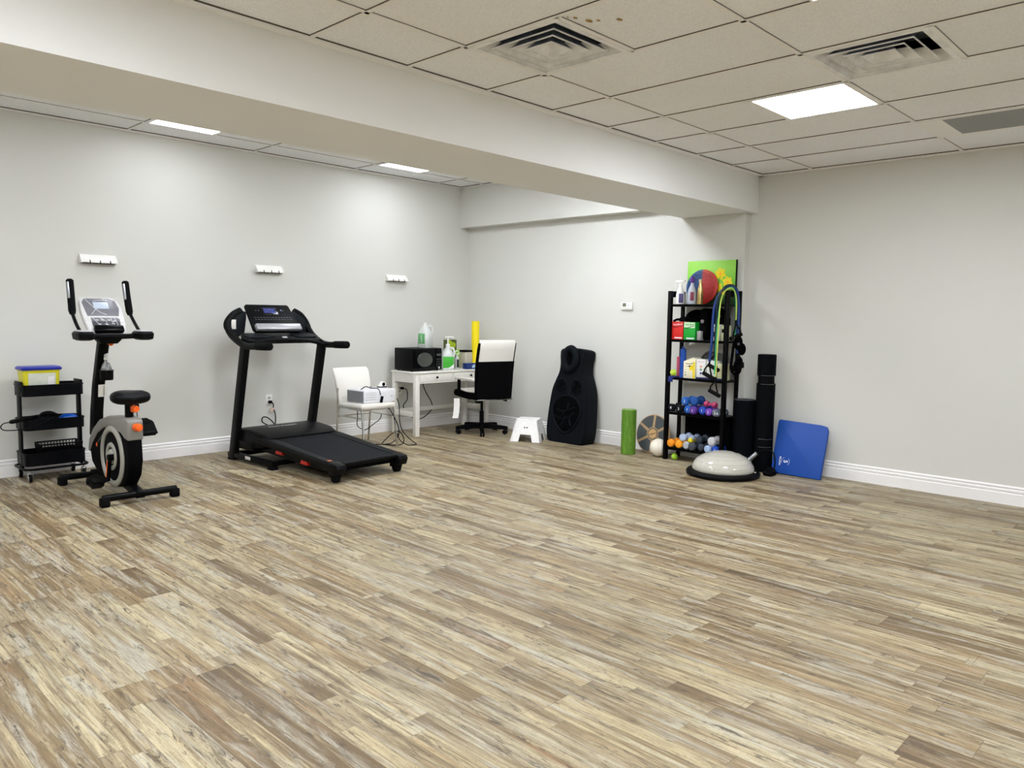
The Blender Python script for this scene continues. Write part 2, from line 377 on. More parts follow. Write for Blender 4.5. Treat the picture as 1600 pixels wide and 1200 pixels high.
# ================================================================== CEILING FITTINGS
def emis(name, P_):
    k = N(name); em = k.n('ShaderNodeEmission'); em.inputs[0].default_value = PANEL_COL; em.inputs[1].default_value = P_
    out = k.t.nodes['Material Output']; k.t.links.new(em.outputs[0], out.inputs[0]); return k.m
_E = {}
def EMP(k_):
    if k_ not in _E: _E[k_] = emis('lit_diffuser_'+k_, PANEL[k_])
    return _E[k_]
def light_panel(pk, x0, x1, y0, y1, z, label, group='square ceiling light panels'):
    t = thing('ceiling_light', label, 'ceiling light', ((x0+x1)/2, (y0+y1)/2, z), group=group)
    a, b = (x1-x0)/2-.012, (y1-y0)/2-.012
    g = G(); e = .012
    g.bx(-a, a, -b, -b+e, -.004, .005); g.bx(-a, a, b-e, b, -.004, .005); g.bx(-a, -a+e, -b+e, b-e, -.004, .005); g.bx(a-e, a, -b+e, b-e, -.004, .005)
    part('frame', g, WHT, t)
    part('diffuser', G().bx(-a+e, a-e, -b+e, b-e, -.0015, .004), EMP(pk), t)
c4 = gx0+PT*4; c1 = gx0+PT
light_panel('near_desk', c4, c4+PT, gy0-2*PT, gy0-PT, ZC, 'bright square light panel between the two vents and the far wall')
light_panel('top_edge', c1, c1+PT, .88, 1.49, ZC, 'bright light panel cut off by the top edge of the photo')
light_panel('far_left', 2.70, 3.31, 6.46, 7.07, ZA, 'bright light panel beyond the beam, above the exercise bike side')
light_panel('far_right', 5.14, 5.75, 6.46, 7.07, ZA, 'bright light panel beyond the beam, nearer the desk corner')
for (x, d) in ((.26, 'the bike trolley'), (-2.18, 'the far left wall')):
    light_panel('far_out', x, x+.61, 6.46, 7.07, ZA, 'light panel out of frame beyond the beam near '+d)
for (pk, x, d) in (('far_fill_row', .26, 'above the space in front of the bike'), ('far_fill_row', 2.70, 'above the space in front of the treadmill'), ('far_fill_right', 5.14, 'above the space before the step stool')):  # unseen row, added to brighten the far wall
    light_panel(pk, x, x+.61, 4.63, 5.24, ZA, 'added light panel hidden behind the beam '+d)
for (pk, kx_, y, d) in (('fill_left_mid', -3, 1.80, 'over the left of the hall'), ('behind', 0, -1.25, 'behind the viewer'), ('fill_back_left', -5, -.64, 'far left behind the viewer'), ('fill_back_right', 5, -.64, 'right of the viewer'),
                    ('fill_left_out', -7, 1.80, 'at the far left end of the hall'), ('fill_left_back', -3, -2.46, 'over the left rear corner')):  # unseen panels, added off frame to fill the room with light
    light_panel(pk, gx0+PT*kx_, gx0+PT*(kx_+1), y, y+.6096, ZC, 'added unseen light panel out of frame '+d)
def vent_mat():
    k = N('dusty_vent_enamel'); tc = k.n('ShaderNodeTexCoord').outputs['Object']
    n = k.noise(tc, 9, 4, .6)
    k.t.links.new(k.ramp(n, [(.35, srgb(222, 223, 222)), (.6, srgb(244, 245, 246))]), k.b.inputs['Base Color']); k.b.inputs['Roughness'].default_value = .45
    return k.m
VENT = vent_mat()
VDARK = M('vent_shade_grey', (92, 100, 118), .6, 0, var=.4, scale=14)  # dark throat colour, also paints shade onto the louvres' upper faces
def ceiling_vent(x0, y0, label):
    t = thing('ceiling_vent', label, 'air vent', (x0+PT/2, y0+PT/2, ZC), group='square louvred ceiling vents')
    h = PT/2-.012
    def ringf(g, ra, za, rb, zb, dark=0):  # sloped square ring from half-size ra at za to rb at zb
        P = [[(sx*r, sy*r, z) for sx, sy in ((-1, -1), (1, -1), (1, 1), (-1, 1))] for r, z in ((ra, za), (rb, zb))]
        for i in range(4):
            j = (i+1) % 4; a = [Vector(P[0][i]), Vector(P[0][j]), Vector(P[1][j]), Vector(P[1][i])]
            b = [p+Vector((0, 0, .0022)) for p in a]
            A = [g.v(p) for p in a]; B = [g.v(p) for p in b]
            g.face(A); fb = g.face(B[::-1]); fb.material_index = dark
            for q in range(4): g.face((A[q], A[(q+1) % 4], B[(q+1) % 4], B[q]))
    g = G()
    for sgn in (1,):
        e = .03
        g.bx(-h, h, -h, -h+e, -.004, .004); g.bx(-h, h, h-e, h, -.004, .004); g.bx(-h, -h+e, -h+e, h-e, -.004, .004); g.bx(h-e, h, -h+e, h-e, -.004, .004)
    fr = part('frame', g, VENT, t)
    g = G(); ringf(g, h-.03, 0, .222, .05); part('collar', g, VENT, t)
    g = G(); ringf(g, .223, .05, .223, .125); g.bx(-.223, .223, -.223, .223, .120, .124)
    part('duct', g, VDARK, t, label='dark throat of the vent')
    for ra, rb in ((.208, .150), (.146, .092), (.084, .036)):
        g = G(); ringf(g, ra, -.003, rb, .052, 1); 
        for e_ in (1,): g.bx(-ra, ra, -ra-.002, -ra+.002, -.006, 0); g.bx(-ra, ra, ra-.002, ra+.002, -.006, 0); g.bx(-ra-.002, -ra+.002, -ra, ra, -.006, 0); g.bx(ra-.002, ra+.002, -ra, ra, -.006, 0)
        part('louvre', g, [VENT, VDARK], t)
    part('centre_plate', G().bx(-.038, .038, -.038, .038, .05, .054), VENT, t)
# recess above the vents: cut the ceiling open by building the duct pocket above it
ceiling_vent(c1, gy0-PT, 'square louvred ceiling vent close to the beam, under brown water spots')
ceiling_vent(gx0+PT*3, gy0-3*PT, 'square louvred ceiling vent beside the bright light panel')
ceil = bpy.data.objects['ceiling']
bm = bmesh.new()
def cut_slab(x0, x1, y0, y1, z0, z1, holes):
    xs = sorted({x0, x1, *[h[0] for h in holes], *[h[1] for h in holes]}); ys = sorted({y0, y1, *[h[2] for h in holes], *[h[3] for h in holes]})
    g = G()
    for i in range(len(xs)-1):
        for j in range(len(ys)-1):
            cx, cy = (xs[i]+xs[i+1])/2, (ys[j]+ys[j+1])/2
            if not any(h[0] < cx < h[1] and h[2] < cy < h[3] for h in holes): g.bx(xs[i], xs[i+1], ys[j], ys[j+1], z0, z1)
    return g
hh = [(c1+.04, c1+PT-.04, gy0-PT+.04, gy0-.04), (gx0+PT*3+.04, gx0+PT*4-.04, gy0-3*PT+.04, gy0-2*PT-.04), (5.86, 6.35, .74, 1.64)]
g = cut_slab(X0-.1, XC+.2, Y0-.1, YF+.3, ZC+.006, ZC+.13, hh); g.bx(X0-.1, XC+.2, YBK-.3, YA+.1, ZA+.006, ZA+.13)
g.bx(X0-.1, XC+.2, Y0-.1, YF+.3, ZC+.13, ZC+.15)
bmesh.ops.remove_doubles(g.bm, verts=g.bm.verts, dist=1e-5)
old = ceil.data; ceil.data = mesh('ceiling', g, CEIL, 20); bpy.data.meshes.remove(old)
# return air grille
t = thing('return_air_grille', 'grey perforated return air grille at the right edge of the ceiling', 'air grille', (6.105, 1.19, ZC))
def perf_mat():
    k = N('perforated_grey_metal'); tc = k.n('ShaderNodeTexCoord').outputs['Object']
    vo = k.n('ShaderNodeTexVoronoi'); k.inp(vo, 'Vector', tc); vo.inputs['Scale'].default_value = 110; vo.inputs['Randomness'].default_value = 0
    k.t.links.new(k.ramp(vo.outputs['Distance'], [(.25, srgb(78, 80, 82)), (.4, srgb(158, 160, 158))]), k.b.inputs['Base Color']); k.b.inputs['Roughness'].default_value = .5
    return k.m
part('grille_face', G().bx(-.262, .262, -.45, .45, -.001, .003), perf_mat(), t)
g = G(); g.bx(-.29, -.262, -.6, .6, -.004, .005); g.bx(.262, .29, -.6, .6, -.004, .005); g.bx(-.262, .262, -.6, -.45, -.004, .005); g.bx(-.262, .262, .45, .6, -.004, .005)
part('frame', g, GRID, t)
# brown water spots on the tile by the vent: marks in a thin film on the tile
g = G()
for (x, y, r) in ((2.83, 2.36, .014), (2.90, 2.335, .022), (2.925, 2.30, .012), (2.98, 2.22, .019), (2.80, 2.38, .007)):
    g.lathe([(r, 0), (r, .0012)], (x, y, ZC+.0045), n=14, sy=.6)
struct('trim_5', g, M('water_stain', (168, 142, 88), .9, var=.3, scale=60), 'small brown water spots on a ceiling tile by the vent', 'stain')
# ================================================================== WALL FITTINGS
def hook_rack(xa, z, w_, label):
    t = thing('coat_hook_rack', label, 'coat rack', (xa, YA, z), group='white flip down coat hook racks on the long wall')
    # profile in (-y, z): bowed front that flips out at the bottom
    pr = [(0, .035), (.012, .04), (.03, .022), (.058, -.012), (.066, -.03), (.06, -.036), (.045, -.034), (0, -.034)]
    part('body', G().prism(pr, (0, 0, 0), (0, -1, 0), (0, 0, 1), (1, 0, 0), .012, w_-.012, bev=.003), WHT, t, ang=25)
    for q in (0, w_-.012): part('end_cap', G().prism([(a*1.06, b*1.08) for a, b in pr], (0, 0, 0), (0, -1, 0), (0, 0, 1), (1, 0, 0), q, q+.012, bev=.002), WHT, t)
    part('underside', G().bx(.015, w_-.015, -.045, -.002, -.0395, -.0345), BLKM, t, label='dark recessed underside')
    for q in (.24, .52, .8):
        g = G().box((w_*q, -.0585, -.027), (.008, .016, .030), RX(-.35), .002)
        part('hook_slot', g, BLKM, t, label='dark hook slot')
hook_rack(2.268, 1.868, .30, 'white hook rack on the wall above the exercise bike')
hook_rack(3.925, 1.866, .30, 'white hook rack on the wall above the treadmill')
hook_rack(5.587, 1.846, .30, 'white hook rack on the wall above the desk')
t = thing('thermostat', 'small white wall thermostat between the massage cushion and the rack', 'thermostat', (XB, 4.95, 1.545))
part('body', G().bx(-.024, 0, -.072, .072, -.041, .041, .006), WHT, t)
part('back_plate', G().bx(-.006, 0, -.078, .078, -.046, .046, .002), LGR, t)
part('display', G().bx(-.026, -.022, .004, .05, -.006, .032, .001), M('lcd_grey', (104, 116, 92), .3), t)
for (yy_, zz) in ((-.022, .02), (-.022, .002), (-.04, .011)): part('button', G().bx(-.0265, -.023, yy_-.006, yy_+.006, zz-.005, zz+.005, .001), LGR, t)
for q in (.035, .012, -.012, -.035): part('button', G().bx(-.0262, -.023, q-.007, q+.007, -.03, -.022, .001), LGR, t)
def outlet(x, z, label, plug=True):
    t = thing('wall_outlet', label, 'power outlet', (x, YA, z), group='white duplex wall outlets')
    part('cover_plate', G().bx(-.036, .036, -.006, 0, -.058, .058, .003), WHT, t)
    for q in (.022, -.022):
        s_ = part('socket', G().bx(-.017, .017, -.0085, -.005, q-.015, q+.015, .004), LGR, t)
        part('slot', G().bx(-.008, -.005, -.0092, -.008, q-.004, q+.006).bx(.005, .008, -.0092, -.008, q-.004, q+.006), BLKM, s_)
outlet(4.065, .49, 'white outlet on the wall behind the treadmill')
outlet(2.70, .55, 'white outlet on the wall behind the exercise bike mast')
outlet(5.80, .50, 'white outlet on the wall under the desk')
# ================================================================== STORAGE TROLLEY
def rounded_rect(cx, cy, sx, sy, r, n=5):
    P = []
    for (qx, qy, a0) in ((1, 1, 0), (-1, 1, PI/2), (-1, -1, PI), (1, -1, 3*PI/2)):
        for i in range(n+1):
            a = a0+PI/2*i/n; P.append((cx+qx*(sx/2-r)+r*math.cos(a), cy+qy*(sy/2-r)+r*math.sin(a)))
    return P
def tray(g, cx, cy, sx, sy, z0, z1, r=.05, t=.006):
    o = rounded_rect(cx, cy, sx, sy, r); o2 = rounded_rect(cx, cy, sx+.008, sy+.008, r+.004); i_ = rounded_rect(cx, cy, sx-2*t, sy-2*t, r-t)
    R = [[(x, y, z0) for x, y in o], [(x, y, z1-.012) for x, y in o], [(x, y, z1-.012) for x, y in o2], [(x, y, z1) for x, y in o2], [(x, y, z1) for x, y in i_], [(x, y, z0+.008) for x, y in i_]]
    g.rings(R)
TX, TY = 1.938, 7.285
t = thing('storage_trolley', 'black three tier metal storage trolley on casters beside the bike', 'trolley', (TX, TY, 0))
TM = M('black_powder_coat', (4, 5, 9), .38)
for (z0, z1) in ((.705, .80), (.425, .515), (.13, .235)):
    g = G(); tray(g, TX, TY, .455, .30, z0, z1); part('tray', g, TM, t, world=True)
for x in (TX-.222, TX+.222):
    g = G(); g.bx(x-.008, x+.008, TY-.045, TY+.045, .09, .80, .004)
    g.bx(x-.01, x+.01, TY-.09, TY+.09, .735, .825, .006); part('upright', g, TM, t, world=True)
P = [(x, y, .108) for x, y in rounded_rect(TX, TY, .48, .34, .06, 4)]
part('base_rail', G().tube(P, .010, 8, closed=True), TM, t, world=True)
for sx in (-1, 1):
    for sy in (-1, 1):
        x, y = TX+sx*.20, TY+sy*.145
        g = G(); g.cyl((x, y, .078), (x, y, .108), .008, n=10); g.bx(x-.018, x-.014, y-.016, y+.012, .03, .082, .002); g.bx(x+.014, x+.018, y-.016, y+.012, .03, .082, .002); g.bx(x-.018, x+.018, y-.016, y+.012, .076, .082, .002)
        g.lathe([(.004, -.021), (.019, -.019), (.024, -.0145)], (x, y-.004, .034), (1, 0, 0), n=16)
        c_ = part('caster', g, CHR, t, world=True, label='chrome swivel caster')
        part('wheel', G().lathe([(.024, -.0125), (.034, -.009), (.034, .009), (.024, .0125)], (x, y-.004, .0342), (1, 0, 0), n=20), BLK, c_, world=True)
# plastic bin with blue lid
bx_, by_ = 1.862, 7.27
t = thing('storage_box', 'yellow storage box with a blue lid on the top tier of the trolley', 'storage box', (bx_, by_, .7135))
YBX = M('yellow_tub', (222, 214, 40), .35)
g = G(); R = []
for (sx, sy, z, r) in ((.25, .17, 0, .02), (.275, .19, .21, .025)): R.append([(x, y, z) for x, y in rounded_rect(0, 0, sx, sy, r)])
g.rings(R); part('tub', g, YBX, t)
g = G(); g.rings([[(x, y, z) for x, y in rounded_rect(0, 0, a, b, .02)] for a, b, z in ((.292, .205, .205), (.30, .212, .212), (.30, .212, .222), (.28, .19, .232))]); part('lid', g, M('blue_lid', (30, 44, 160), .4), t)
g = G().box((-.0, -.091, .105), (.20, .006, .15), RX(.05), .002); part('paper', g, M('pale_paper', (216, 220, 205), .6), t, label='pale printed sheet behind the tub wall')
g = G().box((.062, -.0975, .095), (.05, .012, .11), RX(.05), .004); part('tube', g, WHT, t, label='white tube behind the tub wall')
g = G().box((-.02, -.0972, .066), (.05, .003, .03), RX(.05), .001); part('sticker', g, M('teal_print', (80, 150, 160), .5), t)
# massage gun / cable bundle on middle tier
t = thing('corded_massager', 'black corded massager with a tangled cable on the middle tier of the trolley', 'massager', (1.86, 7.25, .434))
g = G(); g.tube([(1.62, 7.19, .505), (1.68, 7.195, .512), (1.76, 7.20, .525), (1.83, 7.22, .53)], [.012, .017, .019, .018], 10, smooth=4, flat=.9); part('handle', g, BLK, t, world=True)
g = G(); g.sphere((1.91, 7.24, .525), .06, (1.2, .9, .75)); g.sphere((1.86, 7.20, .515), .035, (1.2, 1, .8)); g.bx(1.82, 1.98, 7.2, 7.31, .434, .51, .02); part('head', g, BLK, t, world=True)
random.seed(3); pts = []
for i in range(26):
    a = i*2.1; pts.append((1.895+.085*math.cos(a)*random.uniform(.6, 1.1), 7.185+.03*math.sin(a*1.3), .535+.04*math.sin(a)*random.uniform(.5, 1.1)))
part('cable', G().tube(pts, .0045, 6, smooth=5), BLK, t, world=True)
g = G().tube([(1.625, 7.19, .505), (1.57, 7.16, .50), (1.545, 7.13, .475), (1.57, 7.12, .452), (1.65, 7.115, .447), (1.74, 7.11, .455), (1.86, 7.115, .50), (1.93, 7.13, .53)], .0045, 6, smooth=6); part('cord_loop', g, BLK, t, world=True)
g = G(); g.sphere((2.065, 7.25, .500), .06, (1.2, 1.0, .62)); g.bx(2.0, 2.12, 7.2, 7.3, .434, .495, .02)
solo('gel_pack', g, M('blue_gel', (8, 76, 170), .35), 'bright blue pouch poking out of the middle tier of the trolley', 'pouch', (2.06, 7.25, .434), world=True)
# mesh basket on the bottom tier
t = thing('mesh_basket', 'black perforated plastic basket in the bottom tier of the trolley', 'basket', (2.00, 7.30, .139))
g = G(); bw, bd, z0, z1 = .28, .17, 0, .15
sl = lambda z: 1+.12*(z/z1)
nx, ny, nz = 13, 8, 5
for z in [z0+(z1-z0)*i/nz for i in range(nz+1)]:
    s_ = sl(z); hh_ = .0035 if z < z1-.001 else .006
    a, b = bw/2*s_, bd/2*s_
    g.bx(-a, a, -b-.0015, -b+.0015, z-hh_, z+hh_); g.bx(-a, a, b-.0015, b+.0015, z-hh_, z+hh_); g.bx(-a-.0015, -a+.0015, -b, b, z-hh_, z+hh_); g.bx(a-.0015, a+.0015, -b, b, z-hh_, z+hh_)
for i in range(nx+1):
    u = -1+2*i/nx
    for q in (-1, 1): g.tube([(u*bw/2, q*bd/2, 0), (u*bw/2*sl(z1), q*bd/2*sl(z1), z1)], .004, 4)
for i in range(ny+1):
    u = -1+2*i/ny
    for q in (-1, 1): g.tube([(q*bw/2, u*bd/2, 0), (q*bw/2*sl(z1), u*bd/2*sl(z1), z1)], .004, 4)
g.bx(-bw/2, bw/2, -bd/2, bd/2, -.001, .003)
part('basket_mesh', g, BLK, t)
# ================================================================== EXERCISE BIKE (rider faces the long wall)
BX = 2.14
t = thing('exercise_bike', 'upright exercise bike with grey and black flywheel housing and orange knobs', 'exercise bike', (BX, 6.4, 0))
BM = M('bike_black_metal', (5, 6, 7), .28)
BG = M('bike_grey', (128, 126, 120), .38); BS = M('bike_silver', (162, 161, 150), .35)
for (yy_, nm) in ((5.90, 'rear'), (6.87, 'front')):
    g = G(); g.tube([(BX-.255, yy_, .062), (BX+.27, yy_, .062)], .026, 12, flat=1.0)
    sb = part('stabiliser', g, BM, t, world=True)
    for q in (-1, 1):
        part('end_foot', G().box((BX+.0075+q*.25, yy_, .034), (.062, .07, .068), None, .012), RUB, sb, world=True)
part('rear_strut', G().box((BX, 6.05, .085), (.07, .36, .05), RX(.16), .008), BM, t, world=True); part('front_strut', G().box((BX, 6.72, .105), (.06, .34, .05), RX(-.18), .008), BM, t, world=True)
# housing: profile in (y, z)
def yz(g, pts, x0, x1, bev=.012): return g.prism(pts, (0, 0, 0), (0, 1, 0), (0, 0, 1), (1, 0, 0), x0, x1, bev=bev, seg=3)
low = [(5.96, .47), (5.945, .30), (5.985, .18), (6.08, .09), (6.28, .055), (6.45, .065), (6.62, .11), (6.76, .19), (6.80, .30), (6.72, .40), (6.60, .47), (6.45, .51), (6.2, .50), (6.1, .46)]
part('housing', yz(G(), low, BX-.052, BX+.052, .012), BLKM, t, world=True, label='black lower shell of the flywheel housing')
cap = [(5.945, .60), (5.975, .62), (6.10, .625), (6.35, .605), (6.55, .555), (6.70, .47), (6.80, .37), (6.83, .28), (6.80, .26), (6.72, .35), (6.60, .44), (6.45, .50), (6.25, .52), (6.10, .50), (6.02, .465), (5.945, .455)]
part('top_cover', yz(G(), cap, BX-.058, BX+.058, .014), BG, t, world=True, label='grey upper cover')
for sg in (-1, 1):
    xo = BX+sg*.058; ax = (sg, 0, 0); C = (xo, 6.265, .30)
    g = G(); g.lathe([(.0, -.03), (.212, -.03), (.212, 0), (.0, .006)], C, ax, n=56); dk = part('disc_cover', g, BLKM, t, world=True)
    g = G(); g.torus(C, .212, .024, ax, 64, 12, fl=.7); part('rim_ring', g, BS, dk, world=True, label='silver grey ring')
    g = G(); g.torus((xo+sg*.008, 6.265, .30), .09, .018, ax, 40, 10, fl=.6); g.lathe([(.0, 0), (.06, 0), (.045, .022), (0, .026)], (xo+sg*.004, 6.265, .30), ax, n=28); part('hub_cover', g, BS, dk, world=True)
def pedal_set(sg, ang, y0=6.22, z0=.30):
    L = .185; xo = BX+sg*.095
    dy, dz = math.sin(ang)*L, -math.cos(ang)*L
    g = G(); g.tube([(xo, y0, z0), (xo+sg*.008, y0+dy, z0+dz)], .017, 10, flat=.6, up=(0, math.cos(ang), math.sin(ang))); g.lathe([(.026, -.03), (.026, .014), (.018, .018)], (xo, y0, z0), (sg, 0, 0), n=18)
    cr = part('crank', g, BM, t, world=True)
    g = G(); g.tube([(xo+sg*.012, y0+dy*.05, z0+dz*.05), (xo+sg*.019, y0+dy*.85, z0+dz*.85)], .006, 6); part('accent_line', g, ORG, cr, world=True, label='orange stripe on the crank')
    px, py, pz = xo+sg*.08, y0+dy, z0+dz
    g = G(); T0 = Matrix.Translation((px, py, pz)) @ RX(-.45 if sg < 0 else .35); g.T = T0
    g.box((0, 0, 0), (.105, .125, .034), None, .012); g.box((0, .02, -.022), (.08, .07, .03), None, .008)
    pd = part('pedal', g, BLK, t, world=True)
    g = G(); g.T = T0; g.tube([(-.05, .03, 0), (-.045, .035, .045), (0, .04, .062), (.045, .035, .045), (.05, .03, 0)], .022, 8, smooth=4, flat=.15, up=(0, 0, 1) if False else None)
    g.prism([(-.065, -.05), (.065, -.05), (.062, .06), (.02, .105), (-.02, .105), (-.062, .06)], (0, .0, .0), (1, 0, 0), (0, .9, .45), (0, -.45, .9), .016, .032, bev=.006)
    part('pedal_strap', g, RUB, pd, world=True)
pedal_set(-1, .14); pedal_set(1, PI+.14)
# mast
g = G(); g.prism([(6.92, .42), (6.78, .42), (6.60, .75), (6.565, 1.19), (6.65, 1.21), (6.71, .85)][::-1], (0, 0, 0), (0, 1, 0), (0, 0, 1), (1, 0, 0), BX-.04, BX+.04, bev=.008)
g = G(); T_ = [(6.80, .40, .052), (6.77, .60, .05), (6.71, .82, .046), (6.62, 1.05, .042), (6.56, 1.19, .042)]
g.rings([[(BX+px, y+py, z) for px, py in rounded_rect(0, 0, .078, r*2, .016, 3)] for y, z, r in T_]); part('mast', g, BM, t, world=True)
g = G().box((BX, 6.628, .775), (.058, .004, .10), RX(.16), .001); lb = part('sticker', g, LBL, t, world=True, label='white warning sticker on the mast')
g = G().box((BX+.012, 6.6255, .775), (.003, .003, .085), RX(.16)); g.box((BX, 6.6255, .79), (.05, .003, .002), RX(.16)); part('print', g, INK, lb, world=True)
# bottle and holder
g = G(); g.torus((BX+.015, 6.565, .93), .045, .006, (0, 0, 1), 28, 8); g.lathe([(.045, 0), (.048, .01), (.05, .075), (.056, .08)], (BX+.015, 6.56, .865), n=24); g.bx(BX-.01, BX+.03, 6.58, 6.66, .90, .94, .006); part('bottle_holder', g, BLK, t, world=True)
SB = M('clear_plastic', (225, 228, 226), .12, trans=.75, alpha=.9)
sb = thing('spray_bottle', 'clear spray bottle sitting in the bike bottle holder', 'spray bottle', (BX+.015, 6.56, .873))
g = G(); g.lathe([(.0, .0), (.040, .0), (.042, .01), (.042, .075), (.030, .115), (.014, .14), (.013, .155)], n=24); part('bottle_body', g, SB, sb)
g = G(); g.lathe([(.017, .153), (.017, .172), (.012, .176)], n=16); g.box((0, -.012, .19), (.022, .075, .024), RX(-.15), .007); g.tube([(0, -.02, .178), (0, -.036, .158), (0, -.038, .135)], .005, 6, smooth=3); g.cyl((0, -.05, .186), (0, -.064, .184), .007, n=10); part('trigger_head', g, M('smoky_white_plastic', (226, 227, 224), .3), sb)
# console
CP = Matrix.Translation((BX+.0, 6.40, 1.245)) @ RX(-.0)
g = G(); g.rings([[(BX+px, 6.46+py, z) for px, py in rounded_rect(0, 0, a, b, .02, 3)] for a, b, z in ((.12, .10, 1.16), (.17, .13, 1.19), (.19, .14, 1.215))]); part('neck_collar', g, BLK, t, world=True)
# handlebar: U shaped wide bar with rounded elbow cups and upright grips
g = G(); g.tube([(BX-.235, 6.30, 1.232), (BX-.20, 6.37, 1.222), (BX-.08, 6.40, 1.215), (BX+.08, 6.40, 1.215), (BX+.20, 6.37, 1.222), (BX+.235, 6.30, 1.232)], .02, 10, smooth=5)
hb = part('handlebar', g, BM, t, world=True)
for sg in (-1, 1):
    g = G(); g.rings([[(BX+sg*.215+px, 6.33+py, z) for px, py in rounded_rect(0, 0, a, b, .028, 4)] for a, b, z in ((.07, .14, 1.19), (.105, .19, 1.20), (.115, .20, 1.24), (.095, .175, 1.258))]); part('elbow_cup', g, BLK, hb, world=True)
    g = G(); g.rings([[(BX+sg*.215+px, 6.33+py, z) for px, py in rounded_rect(0, 0, a, b, .025, 4)] for a, b, z in ((.092, .17, 1.257), (.08, .15, 1.268))]); part('elbow_pad', g, M('bike_pad_grey', (176, 174, 178), .3), hb, world=True, label='glossy grey top of the elbow cup')
    g = G(); g.tube([(BX+sg*.215, 6.38, 1.245), (BX+sg*.215, 6.48, 1.31), (BX+sg*.212, 6.575, 1.39)], .013, 10, smooth=4); part('grip_stem', g, BM, hb, world=True)
    x_ = BX+sg*.21
    g = G(); g.tube([(x_, 6.575, 1.385), (x_, 6.585, 1.41), (x_-sg*.004, 6.615, 1.53), (x_-sg*.006, 6.64, 1.645), (x_-sg*.006, 6.642, 1.655)], [.02, .027, .027, .027, .018], 12); gp = part('grip', g, RUB, hb, world=True)
    g = G(); g.box((x_-sg*.005-.022, 6.605, 1.57), (.014, .022, .13), RX(-.22), .003); part('pulse_sensor', g, STL, gp, world=True)
# console body, leaning back
g = G(); g.T = Matrix.Translation((BX, 6.43, 1.245)) @ RX(-.68)
ol = [(-.135, -.01), (.135, -.01), (.15, .12), (.155, .24), (.135, .32), (.09, .352), (-.10, .352), (-.145, .32), (-.155, .24), (-.15, .12)]
g.prism(ol, (0, 0, 0), (1, 0, 0), (0, 0, 1), (0, 1, 0), 0, .05, bev=.012, seg=3); cn = part('console', g, M('console_silver', (206, 205, 202), .32), t, world=True)
CT = Matrix.Translation((BX, 6.43, 1.245)) @ RX(-.68)
FOIL = M('scuffed_grey_film', (74, 74, 84), .25, var=.15, scale=25)
g = G(); g.T = CT; g.prism([(-.118, .165), (.11, .165), (.128, .24), (.112, .315), (.075, .338), (-.11, .338), (-.132, .30)], (0, 0, 0), (1, 0, 0), (0, 0, 1), (0, 1, 0), -.004, .001, bev=.001); fp = part('display_panel', g, FOIL, cn, world=True, label='grey display panel under clear film')
g = G(); g.T = CT; g.bx(-.055, .055, -.006, -.003, .235, .30, .001); part('screen', g, M('pale_lcd', (176, 190, 206), .15), fp, world=True)
g = G(); g.T = CT; g.prism([(-.10, .055), (.10, .055), (.108, .13), (.09, .145), (-.10, .145)], (0, 0, 0), (1, 0, 0), (0, 0, 1), (0, 1, 0), -.005, .001, bev=.001); kp = part('keypad', g, M('keypad_grey', (66, 66, 74), .35), cn, world=True)
g = G(); g.T = CT
for a, b in ((-.06, .12), (-.02, .125), (.025, .12), (.065, .11), (-.05, .08), (0, .078), (.05, .085)): g.box((a, -.0062, b), (.022, .003, .009), RY(random.uniform(-.3, .3)), .001)
part('keys', g, LGR, kp, world=True)
g = G(); g.T = CT; g.box((0, -.020, .018), (.215, .045, .062), None, .014, 3); part('book_rest', g, BLKG, cn, world=True, label='glossy black rest at the foot of the console')
FILM = M('clear_wrap_film', (250, 250, 252), .05, alpha=.12)
g = G(); g.T = CT; random.seed(11)
nx_, nz_ = 16, 14; V = [[g.v((-.15+.30*i/nx_, -.010-.008*random.random(), .10+.245*j_/nz_)) for i in range(nx_+1)] for j_ in range(nz_+1)]
for j_ in range(nz_):
    for i in range(nx_): g.face((V[j_][i], V[j_][i+1], V[j_+1][i+1], V[j_+1][i]))
part('protective_film', g, FILM, cn, world=True, ang=180, label='crinkled clear film over the console')
# white tubes painted in for the highlights on the film's wrinkles
g = G(); g.T = CT
for P in ([(-.11, .33), (-.07, .26), (-.03, .20), (.02, .17)], [(-.09, .17), (-.06, .21), (-.04, .23)], [(.02, .33), (.04, .31), (.05, .335)], [(-.05, .31), (0, .315), (.06, .31)], [(-.09, .14), (-.055, .07)], [(-.03, .14), (-.03, .11), (.0, .11), (.0, .07)], [(.04, .14), (.045, .1), (.06, .1)], [(.07, .14), (.08, .06)]):
    g.tube([(a, -.011, b) for a, b in P], .0022, 5, smooth=3)
part('film_highlights', g, M('film_highlight_white', (240, 240, 244), .1, alpha=.7), cn, world=True, label='white tubes drawn as highlights on the film wrinkles')
# knobs
g = G(); g.lathe([(.010, 0), (.016, .008), (.019, .03), (.019, .042), (.014, .046)], (BX+.012, 6.50, 1.168), (.35, -.9, -.25), n=14); part('tension_knob', g, ORG, t, world=True)
